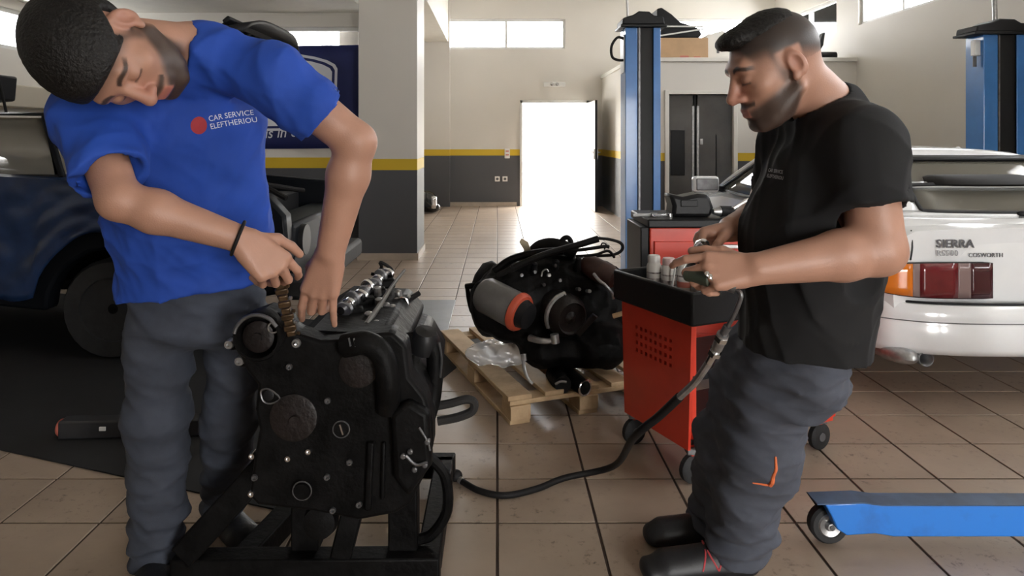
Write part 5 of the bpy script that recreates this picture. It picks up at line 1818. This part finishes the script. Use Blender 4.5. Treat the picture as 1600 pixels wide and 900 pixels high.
# spray cans in the tray
cap_names = ['white', 'pink grey', 'cream', 'white']
CL = ['white spray can with pale cap at the end of the cart tray', 'white spray can with pinkish cap between two cans in the tray', 'white spray can with red band beside the black straw', 'shorter white spray can nearest the mechanic\'s hands in the tray']
for k, (px, py, Y) in enumerate(((1022, 438, 3.02), (1045, 440, 2.98), (1070, 440, 2.94), (1092, 444, 2.90))):
    c = pt(px, py, Y); base = TZ - .02
    hgt = (.165, .160, .165, .135)[k]
    t = thing('spray_can', CL[k], 'spray can', (c.x, c.y, base), 'spray cans in the cart tray')
    w = MB(); w.lathe((c.x, c.y, base), (0, 0, 1), [(.0, 0), (.030, 0), (.032, .004), (.032, hgt - .045), (.029, hgt - .035), (.024, hgt - .025), (.0, hgt - .024)], 20); w.build('can_body', MT['cans'], t)
    w = MB(); w.lathe((c.x, c.y, base), (0, 0, 1), [(.0325, hgt * .30), (.0327, hgt * .30), (.0327, hgt * .44), (.0325, hgt * .44)], 20); w.build('label_band', rail_red if k == 2 else MT['canlabel'], t)
    w = MB(); w.lathe((c.x, c.y, base), (0, 0, 1), [(.0325, hgt * .56), (.0327, hgt * .56), (.0327, hgt * .60), (.0325, hgt * .60)], 20); w.build('label_band', MT['canlabel'], t)
    w = MB(); w.lathe((c.x, c.y, base + hgt - .026), (0, 0, 1), [(.0, 0), (.027, 0), (.027, .022), (.024, .030), (.0, .031)], 18); w.build('cap', MT['cans'] if k != 1 else mat('pinkish cap', (.5, .36, .34), .5), t)
w = MB(); a = pt(1048, 435, 2.93); a.z = TZ - .018; w.cyl(a, pt(1056, 412, 2.91), .004, n=8)
tag(w.build('straw', MT['frame']), 'thin white plastic straw leaning between spray cans in the tray', 'straw')

# tool cabinet behind, with tools on its black top
X0, X1, Yc0, Yc1, Zt = .80, 1.50, 3.62, 4.05, .845
cab = thing('tool_cabinet', 'red tool cabinet with black top behind the open cart', 'tool cabinet', ((X0 + X1) / 2, (Yc0 + Yc1) / 2, 0))
w = MB(); w.bb((X0, Yc0, .10), (X1, Yc1, Zt)); w.build('carcass', MT['red'], cab, bevel=.006)
for k in range(4):
    z = .13 + k * .165
    w = MB(); w.bb((X0 + .02, Yc0 - .016, z), (X1 - .02, Yc0, z + .15)); d_ = w.build('drawer', MT['red'], cab, bevel=.004)
    w = MB(); w.bb((X0 + .25, Yc0 - .03, z + .115), (X1 - .05, Yc0 - .016, z + .135)); w.build('handle', MT['alu'], d_, bevel=.003)
w = MB(); w.bb((X0 - .015, Yc0 - .02, Zt), (X1 + .015, Yc1 + .02, Zt + .045)); w.build('top', MT['black'], cab, bevel=.008)
w = MB(); w.bb((X0 - .045, Yc0 + .02, .42), (X0, Yc1 - .02, Zt - .0)); w.build('side_tray', MT['black'], cab, bevel=.006)
for x in (X0 + .06, X1 - .06):
    for y in (Yc0 + .06, Yc1 - .06):
        w = MB(); w.lathe((x - .015, y, .05), (1, 0, 0), [(0, 0), (.05, 0), (.05, .03), (0, .03)], 18); wh = w.build('caster', MT['rubber'], cab)
        w = MB(); w.box((x, y, .09), (.05, .05, .02)); w.build('caster_fork', MT['steel'], wh)
tz = Zt + .045
c = pt(1076, 334, 3.78)
t = thing('welding_mask', 'black angular mask standing on the red tool cabinet', 'mask', (c.x, c.y, tz))
w = MB(); w.prism([(-.11, .0), (.10, .0), (.115, .05), (.09, .12), (.03, .125), (-.05, .108), (-.125, .125), (-.105, .06)], (c.x, c.y, tz), RXZ, -.08, .08); w.build('shell', MT['black'], t, bevel=.02)
w = MB(); w.box((c.x - .02, c.y - .082, tz + .075), (.09, .01, .035)); w.build('visor', MT['black'], t, bevel=.003)
c = pt(1142, 338, 3.70)
t = thing('grinder', 'black and chrome hand tool lying beside the mask on cabinet', 'tool', (c.x, c.y, tz))
w = MB(); w.cyl((c.x - .06, c.y, tz + .032), (c.x + .09, c.y + .02, tz + .032), .03, .024); w.build('housing', MT['black'], t, bevel=.004)
w = MB(); w.cyl((c.x - .06, c.y, tz + .032), (c.x - .10, c.y - .01, tz + .032), .028, .014); w.build('gear_head', MT['alu'], t)
w = MB(); w.bar((c.x + .0, c.y - .03, tz + .05), (c.x + .085, c.y - .03, tz + .10), .018, .018); w.build('side_handle', MT['chrome'], t, bevel=.004)
for k, (dx, ln, mm) in enumerate(((-.30, .12, 'alu'), (-.20, .10, 'chrome'), (.20, .14, 'alu'))):
    p = pt(1076, 345, 3.70) + V(dx, -.02 * k, 0); p.z = tz + .011
    nm = ('small grey spanner lying on the cabinet top near its open edge', 'short bright socket bar lying in front of the black mask', 'bright ratchet lying on cabinet top beside the hand tool')[k]
    t = thing('spanner', nm, 'spanner', p)
    w = MB(); w.bar(p, p + V(ln, .03, 0), .016, .012, (0, 0, 1)); w.build('shank', MT[mm], t, bevel=.003)
    w = MB(); w.lathe(p + V(ln, .03, -.009), (0, 0, 1), [(.0, 0), (.02, 0), (.02, .018), (.012, .018), (.012, .004)], 14); w.build('head', MT[mm], t)

# ------------------------------------------------------------------ blue crane leg
a = gnd(1284, 846)
t = thing('crane_leg', 'bright blue shop crane leg with black caster on the tiles', 'shop crane', (a.x + .6, a.y - .02, 0))
y_ = a.y - .03
prof = [(.03, .050), (.16, .050), (.20, .062), (1.25, .062), (1.25, .150), (.17, .150), (.13, .162), (-.035, .156), (-.03, .135)]
prof = [(-.02, .155), (.10, .16), (.16, .152), (1.25, .150), (1.25, .052), (.20, .052), (.14, .062), (.05, .056), (.02, .075), (.0, .12)]
w = MB(); w.prism(prof, (a.x, y_, 0), RXZ, -.035, .035); w.build('beam', MT['jackblue'], t, bevel=.004)
w = MB(); w.prism([(-.045, .158), (.10, .163), (.16, .155), (1.25, .153), (1.25, .150), (.16, .151), (.10, .159), (-.045, .154)], (a.x, y_, 0), RXZ, -.037, .037); w.build('top_plate', mat('worn blue grey', (.03, .06, .12), .5, var=.3, vscale=9), t)
w = MB(); w.prism([(-.045, .154), (.03, .154), (.03, .10), (.0, .09)], (a.x, y_, 0), RXZ, -.045, -.036); w.build('fork_plate', MT['iron'], t)
def crane_wheel(cx):
    w = MB(); w.lathe((cx, y_ + .05, .062), (0, -1, 0), [(.035, 0), (.055, 0), (.062, .008), (.062, .034), (.055, .042), (.040, .042), (.036, .036)], 26); wh = w.build('caster', MT['rubber'], t)
    w = MB(); w.lathe((cx, y_ + .05, .062), (0, -1, 0), [(.038, .0), (.040, .006), (.040, .038), (.034, .044), (.018, .040), (.012, .052), (0, .053)], 22); w.build('rim', MT['alu'], wh)
    w = MB(); w.cyl((cx, y_ - .006, .062), (cx, y_ + .056, .062), .008, n=8); w.build('axle', MT['steel'], wh)
crane_wheel(a.x + .018)
w = MB(); w.bb((a.x + 1.14, y_ - .035, .152), (a.x + 1.22, y_ + .045, .78)); w.build('mast', MT['jackblue'], t, bevel=.004)
crane_wheel(a.x + 1.33)
w = MB(); w.bb((a.x + 1.25, y_ - .03, .08), (a.x + 1.40, y_ - .0, .15)); w.build('rear_bracket', MT['jackblue'], t, bevel=.004)

# ------------------------------------------------------------------ near engine on its stand
NE = thing('engine', 'near engine with black timing cover and camshaft on a stand', 'engine', (-.37, 2.0, .36))
FY = 1.755
def fp(px, py, Y=FY):
    p = pt(px, py, Y); return (p.x, p.z)
out = [(376, 560), (366, 548), (372, 520), (385, 494), (412, 484), (440, 492), (458, 520), (500, 533), (530, 532), (560, 524), (612, 520), (634, 540), (640, 590), (664, 620), (676, 660), (676, 700), (664, 742), (640, 790), (618, 803), (560, 814), (490, 800), (402, 790), (388, 776), (396, 716), (404, 672), (398, 640), (402, 602), (384, 580)]
def RY(): return Matrix(((1, 0, 0), (0, 0, -1), (0, 1, 0)))
w = MB(); w.prism([fp(*q) for q in out], (0, 0, 0), RXZ, -(FY + .09), -FY); w.build('timing_cover', MT['iron'], NE, bevel=.010, seg=3)
blk = [(412, 585), (440, 575), (520, 575), (600, 580), (640, 590), (668, 640), (660, 730), (612, 795), (500, 790), (410, 770)]
w = MB(); w.prism([fp(*q) for q in blk], (0, 0, 0), RXZ, -(FY + .62), -(FY + .09)); w.build('cylinder_block', MT['iron'], NE, bevel=.015)
def ring(px, py, R0, r, m_, Y=FY - .004, name='port_ring'):
    w = MB(); w.torus(pt(px, py, Y), (0, 1, 0), R0, r, 24, 8); return w.build(name, m_, NE)
def disc(px, py, R0, d, m_, name, Y=FY):
    w = MB(); w.lathe(pt(px, py, Y), (0, -1, 0), [(R0, -.005), (R0, d * .7), (R0 * .92, d), (0, d)], 28); return w.build(name, m_, NE)
# big cam gear opening, upper left
c = pt(410, 520, FY)
w = MB(); w.lathe(c, (0, -1, 0), [(.060, -.02), (.062, .035), (.058, .042), (.052, .042), (.050, .03), (.049, -.002), (.0, -.004)], 32); w.build('cam_housing', MT['iron'], NE)
w = MB(); w.tube([c + V(.0565 * math.cos(k), -.043, .0565 * math.sin(k)) for k in (.5, 1.0, 1.57, 2.1, 2.6, 2.95)], .005, 8, 5); w.build('housing_edge', MT['steel'], NE)
w = MB(); w.lathe(c + V(-.005, -.004, -.006), (0, -1, 0), [(.04, 0), (.04, .012), (.03, .016), (.012, .016), (.012, .024), (0, .025)], 24); w.build('cam_gear', MT['iron2'], NE)
w = MB(); w.torus(pt(427, 512, FY - .028), (0, 1, 0), .013, .0022, 18, 6); w.build('gear_ring', MT['alu'], NE)
# ring bosses with bright washers
for px, py in ((358, 538), (374, 564), (463, 536), (450, 716), (482, 705), (394, 712), (393, 771), (664, 662), (561, 788), (520, 797), (452, 573), (512, 626), (398, 746), (546, 722), (511, 745), (610, 628)):
    big = (px, py) in ((358, 538), (374, 564), (463, 536), (664, 662))
    dim = (px, py) in ((452, 573), (546, 722), (511, 745), (512, 626), (398, 746), (520, 797), (561, 788))
    r = .0095 if big else .0065
    yb = FY + (.012 if px < 380 else 0)
    w = MB(); w.lathe(pt(px, py, yb), (0, -1, 0), [(.0, -.02), (r * 1.3, -.02), (r * 1.3, .0), (r * 1.1, .006), (r * .55, .006), (r * .5, .001), (0, .001)], 16)
    w.build('bolt_boss', MT['steel'] if dim else (MT['alu'] if big else MT['chrome']), NE)
for px, py in ((361, 540), (376, 566)):
    w = MB(); w.bar(pt(px, py, FY + .03), pt(px + 28, py - 4, FY + .03), .022, .022); w.build('cover_lug', MT['iron'], NE, bevel=.005)
disc(459, 652, .060, .006, MT['iron2'], 'blanking_plate'); disc(462, 657, .016, .011, MT['iron2'], 'plate_boss')
disc(560, 575, .050, .004, MT['iron2'], 'pump_plate')
disc(533, 671, .020, .005, MT['iron'], 'filler_cap'); ring(533, 671, .021, .0018, MT['steel'])
w = MB(); w.bar(pt(531, 663, FY - .007), pt(536, 679, FY - .007), .004, .004); w.build('cap_slot', MT['chrome'], NE)
w = MB(); lp = [fp(*q) for q in ((408, 612), (414, 607), (424, 609), (438, 622), (424, 630), (412, 626))]
w.tube([V(x, FY - .003, z) for x, z in lp], .0022, 6, 3, True); w.build('port_ring', MT['steel'], NE)
disc(420, 618, .013, .002, MT['black'], 'port')
disc(472, 767, .024, .012, MT['iron'], 'drain_boss'); ring(472, 767, .0235, .0016, MT['steel'], FY - .011)
# front pulley under the cover
w = MB(); w.lathe(pt(505, 806, FY + .05), (0, -1, .1), [(.0, 0), (.042, 0), (.045, .02), (.04, .045), (.02, .05), (0, .05)], 24); w.build('crank_pulley', MT['iron'], NE)
# curved duct from the top to the right flank
w = MB(); w.tube([pt(538, 540, FY - .005), pt(572, 536, FY - .02), pt(598, 556, FY - .022), pt(607, 600, FY - .02), pt(606, 640, FY + .0)], .030, 14, 6); w.build('oil_duct', MT['iron'], NE)
for k in range(5):
    w = MB(); w.bar(pt(545 + k * 8, 528 + k * k * .5, FY - .038), pt(548 + k * 8, 541 + k * k * .6, FY - .044), .004, .004); w.build('duct_rib', MT['steel'], NE)
w = MB(); w.bar(pt(580, 690, FY - .005), pt(575, 796, FY - .005), .016, .02); w.build('stiffening_rib', MT['iron'], NE, bevel=.004)
w = MB(); w.bar(pt(600, 690, FY - .003), pt(598, 780, FY - .003), .01, .016); w.build('stiffening_rib', MT['iron'], NE, bevel=.004)
# intake loop at the right with the floor showing through it
w = MB(); w.tube([pt(615, 552, 1.95), pt(632, 536, 1.95), pt(655, 530, 1.95), pt(674, 538, 1.95), pt(680, 570, 1.95), pt(676, 620, 1.95), pt(668, 650, 1.93)], .024, 14, 6); w.build('intake_pipe', MT['iron'], NE)
w = MB(); w.lathe(pt(664, 527, 1.95), (.2, -.3, 1), [(.0, -.04), (.04, -.04), (.042, .0), (.03, .02), (0, .024)], 20); w.build('pipe_cap', MT['black'], NE)
w = MB(); w.tube([pt(686, 535, 1.93), pt(690, 560, 1.93), pt(688, 590, 1.93)], .0035, 6, 4); w.build('pipe_glint', MT['steel'], NE)
# mounting lug, right flank
w = MB(); w.tube([pt(684, 634, 1.98), pt(705, 630, 1.98), pt(728, 624, 1.98), pt(740, 628, 1.98), pt(738, 642, 1.98), pt(715, 652, 1.98), pt(684, 658, 1.98)], .0125, 10, 4); w.build('engine_strap', MT['fabblack'], NE)
w = MB(); w.prism([fp(*q) for q in ((612, 640), (640, 620), (672, 640), (676, 720), (640, 770), (618, 740))], (0, 0, 0), RXZ, -(FY + .03), -(FY - .03)); w.build('pump_housing', MT['iron'], NE, bevel=.014, seg=3)
for px, py in ((641, 705), (664, 726), (648, 733), (630, 712), (668, 690)):
    w = MB(); w.lathe(pt(px, py, FY - .03), (0, -1, 0), [(.0, -.01), (.007, -.01), (.007, .006), (.004, .008), (0, .008)], 10); w.build('bolt_boss', MT['steel'], NE)
w = MB(); w.tube([pt(634, 712, FY - .036), pt(650, 726, FY - .038), pt(668, 722, FY - .036)], .004, 6, 4); w.build('bracket_edge', MT['steel'], NE)
w = MB(); w.tube([pt(655, 668, FY - .034), pt(668, 690, FY - .034), pt(672, 704, FY - .034)], .003, 6, 4); w.build('bracket_edge', MT['steel'], NE)
# cylinder head on top, camshaft, injectors, rod
hd = [(455, 540), (470, 505), (520, 480), (600, 505), (625, 540), (600, 560), (480, 560)]
h0, h1_ = V(-.50, 1.86, .845), V(-.30, 2.42, .80)
w = MB(); w.prism([(-.15, -.10), (.13, -.10), (.15, -.02), (.10, .035), (-.09, .045), (-.16, .0)], (-.40, 0, .765), RXZ, -2.38, -(FY + .06)); w.build('cylinder_head', MT['iron'], NE, bevel=.012)
ca, cb = pt(532, 486, 1.98), pt(610, 418, 2.42)
cb = pt(607, 424, 2.40)
w = MB(); w.cyl(ca, cb, .012, n=14); cs = w.build('camshaft', MT['chrome'], NE)
ud = (cb - ca).normalized(); Fm = frame(ud)
for k in range(10):
    p = ca + (cb - ca) * (k + .4) / 10.2
    an = k * 2.1
    lob = []
    for q in range(16):
        th = 2 * math.pi * q / 16; rr = .0205 + .010 * max(0, math.cos(th - an)) ** 3
        lob.append((rr * math.cos(th), rr * math.sin(th)))
    w = MB(); w.prism(lob, p, Fm, -.008, .008); w.build('cam_lobe', MT['chrome'] if k % 2 else MT['steel'], cs, bevel=.002)
for k in range(4):
    p = ca + (cb - ca) * (k * 2.4 + 1.2) / 10.2 + V(0, 0, -.02)
    w = MB(); w.bar(p + V(-.045, -.01, 0), p + V(.045, .01, 0), .03, .04, (0, 0, 1)); w.build('bearing_cap', MT['iron'], NE, bevel=.006)
w = MB(); w.tube([pt(572, 508, 1.92), pt(598, 470, 2.10), pt(612, 448, 2.2), pt(632, 422, 2.36)], (.009, .005), 8, 3); w.build('pry_bar', mat('worn grey rod', (.14, .135, .125), .45, .5), NE)
w = MB(); w.tube([pt(585, 432, 2.45), pt(596, 418, 2.45), pt(594, 410, 2.45), pt(606, 416, 2.45), pt(613, 424, 2.45), pt(600, 430, 2.45), pt(580, 428, 2.45)], .006, 8, 5); w.build('wiring', MT['hose'], NE)
for k in range(4):
    c = pt(602 + k * 9, 545 - k * 24, 1.86 + k * .13)
    w = MB(); w.box(c, (.05, .06, .045)); cp_ = w.build('injector', MT['iron'], NE, bevel=.010)
    w = MB(); w.tube([c + V(-.02, -.032, .02), c + V(.012, -.034, .024), c + V(.024, -.034, -.006), c + V(.008, -.034, -.020)], .004, 8, 3); w.build('injector_clip', MT['chrome'] if k in (0, 3) else MT['steel'], cp_)
    w = MB(); w.lathe(c + V(-.012, 0, .02), (-.2, -.1, 1), [(.012, 0), (.012, .018), (.006, .022), (0, .022)], 12); w.build('injector_nut', MT['alu'], cp_)
w = MB(); w.tube([pt(632, 474, 2.28), pt(643, 466, 2.30), pt(655, 458, 2.32)], .009, 8, 3); w.build('injector_pipe', MT['hose'], NE)
for px, py, Y in ((592, 470, 2.1), (576, 492, 2.0), (588, 506, 1.95), (603, 478, 2.12), (590, 452, 2.2)):
    w = MB(); w.lathe(pt(px, py, Y) + V(0, 0, .0), (0, -.2, 1), [(.0, -.02), (.012, -.02), (.012, .006), (.006, .010), (0, .010)], 10); w.build('head_bolt', MT['alu'], NE)
w = MB(); w.lathe(pt(462, 538, FY - .004), (0, -1, .3), [(.004, 0), (.004, .01), (0, .012)], 8); w.build('pin', MT['chrome'], NE)

# chain in the right hand, hanging to the gear
t = thing('timing_chain', 'oily brown timing chain held up beside the black engine', 'chain', pt(440, 520, 1.70))
c0 = pt(428, 405, 1.62)
path = [pt(427, 398, 1.66), pt(432, 425, 1.66), pt(440, 455, 1.68), pt(448, 490, 1.71), pt(455, 520, 1.74)]
nl = 15
link = MB()
for k in range(nl):
    u = k / (nl - 1) * (len(path) - 1); i = min(int(u), len(path) - 2); p = path[i].lerp(path[i + 1], u - i)
    d_ = (path[i + 1] - path[i]).normalized()
    w = MB()
    w.bar(p - d_ * .008, p + d_ * .008, .030 if k % 2 else .022, .012, (1, .3, 0)); w.build('link', MT['chain'], t, bevel=.003)
    if k % 2 == 0:
        w = MB(); w.cyl(p + V(.016, -.002, 0), p + V(.022, -.004, 0), .0045, n=8); w.build('pin', MT['alu'] if k % 4 == 0 else MT['chain'], t)

# stand
st = thing('engine_stand', 'black steel engine stand with broad base under near engine', 'engine stand', (-.45, 2.1, 0))
def sbar(a, b, w_, h_, name='beam', xh=(1, 0, 0)):
    w = MB(); w.bar(a, b, w_, h_, xh); return w.build(name, MT['iron'], st, bevel=.006)
zb = .075
sbar((-.93, 1.99, zb), (-.165, 2.0, zb), .07, .09, 'front_beam', (0, 1, 0))
sbar((-.20, 2.04, zb), (-.20, 2.62, zb), .07, .07, 'side_beam')
sbar((-.74, 2.03, zb), (-.62, 2.62, zb), .07, .07, 'side_beam')
sbar((-.76, 2.62, zb), (-.16, 2.62, zb), .07, .07, 'rear_beam', (0, 1, 0))
sbar((-.275, 2.04, .11), (-.275, 2.04, .372), .085, .07, 'upright')
sbar((-.56, 2.04, .11), (-.56, 2.04, .372), .08, .07, 'upright')
sbar((-.90, 1.98, .12), (-.655, 2.02, .385), .075, .05, 'brace')
sbar((-.45, 1.99, .11), (-.39, 2.02, .36), .06, .05, 'brace')
sbar((-.60, 2.05, .345), (-.24, 2.05, .345), .07, .05, 'cradle', (0, 1, 0))
w = MB(); w.tube([(-.205, 2.04, .38), (-.155, 2.04, .32), (-.148, 2.04, .22), (-.19, 2.04, .15), (-.24, 2.04, .13)], .016, 10, 6); w.build('handle', MT['iron'], st)
for x, y in ((-.90, 1.99), (-.20, 1.99), (-.68, 2.62), (-.20, 2.62)):
    w = MB(); w.lathe((x - .015, y, .0305), (1, 0, 0), [(0, 0), (.026, 0), (.03, .004), (.03, .026), (.026, .03), (0, .03)], 18); w.build('caster', MT['rubber'], st)

# ------------------------------------------------------------------ air tool and hose
hb = pt(1150, 452, 1.60)
t = thing('air_ratchet', 'chrome and green air ratchet gripped in both hands', 'air tool', pt(1100, 420, 1.62))
gm = mat('dull green grip', (.035, .045, .03), .5)
a, b = pt(1072, 428, 1.66), pt(1112, 436, 1.61)
w = MB(); w.cyl(a, b, .017, .020); w.build('body', gm, t, bevel=.004)
w = MB(); w.cyl(b, pt(1150, 450, 1.59), .016, .014); w.build('grip', MT['steel'], t)
w = MB(); w.lathe(pt(1098, 384, 1.76), (.2, -.6, .8), [(0, -.03), (.018, -.03), (.02, 0), (.012, .014), (0, .015)], 16); w.build('socket', MT['chrome'], t)
w = MB(); w.cyl(a, pt(1096, 388, 1.75), .012, .012); w.build('neck', MT['steel'], t)
for k in range(3):
    p = pt(1104 + 5 * k, 428 + 4 * k, 1.595)
    w = MB(); w.lathe(p, (0, -1, .3), [(0, -.02), (.006, -.02), (.006, .004), (0, .006)], 8); w.build('screw', MT['chrome'], t)
hs = thing('air_hose', 'black air hose with bright fittings trailing over the tiles', 'hose', gnd(790, 782))
H0 = [pt(1150, 452, 1.59), pt(1158, 462, 1.58), pt(1148, 490, 1.60), pt(1137, 510, 1.62)]
w = MB(); w.tube(H0, .0055, 10, 5); w.build('whip', MT['steel'], hs)
j = [pt(1137, 510, 1.62), pt(1130, 522, 1.63), pt(1120, 545, 1.66), pt(1108, 566, 1.69), pt(1086, 597, 1.75), pt(1062, 620, 1.80)]
for k, (r0, mm) in enumerate(((.010, 'steel'), (.014, 'alu'), (.011, 'chrome'))):
    w = MB(); w.cyl(j[k], j[k + 1], r0, r0 * .9, 14); w.build('fitting', MT[mm], hs)
for k in (1, 2):
    w = MB(); d_ = (j[k + 1] - j[k]).normalized(); w.lathe(j[k] + d_ * .006, d_, [(.0, 0), (.0165, 0), (.0165, .014), (0, .014)], 6); w.build('nut', MT['chrome'], hs)
w = MB(); w.tube([j[3], j[4], j[5]], .0095, 10, 6); w.build('spring_guard', MT['alu'], hs)
pts = [j[5], pt(1030, 650, 1.88), pt(990, 684, 2.0), gnd(940, 716) + V(0, -.28, .10), gnd(880, 745) + V(0, -.05, .02), gnd(840, 768) + V(0, 0, .0115), gnd(790, 779) + V(0, 0, .0115), gnd(750, 772) + V(0, 0, .0115), gnd(722, 757) + V(0, 0, .0115)]
w = MB(); w.tube(pts, .0115, 12, 8); w.build('hose', MT['hose'], hs)
w = MB(); w.ell(gnd(712, 752) + V(0, 0, .022), (.026, .024, .022)); w.build('stopper', MT['hose'], hs)
w = MB(); w.tube([gnd(712, 752) + V(0, 0, .02), gnd(695, 737) + V(0, 0, .011), gnd(680, 722) + V(0, 0, .011), gnd(655, 706) + V(0, 0, .011)], .0105, 10, 5); w.build('hose', MT['hose'], hs)
w = MB(); w.cyl(gnd(722, 757) + V(0, 0, .0115), gnd(718, 755) + V(0, 0, .014), .013, n=10); w.build('ferrule', MT['alu'], hs)
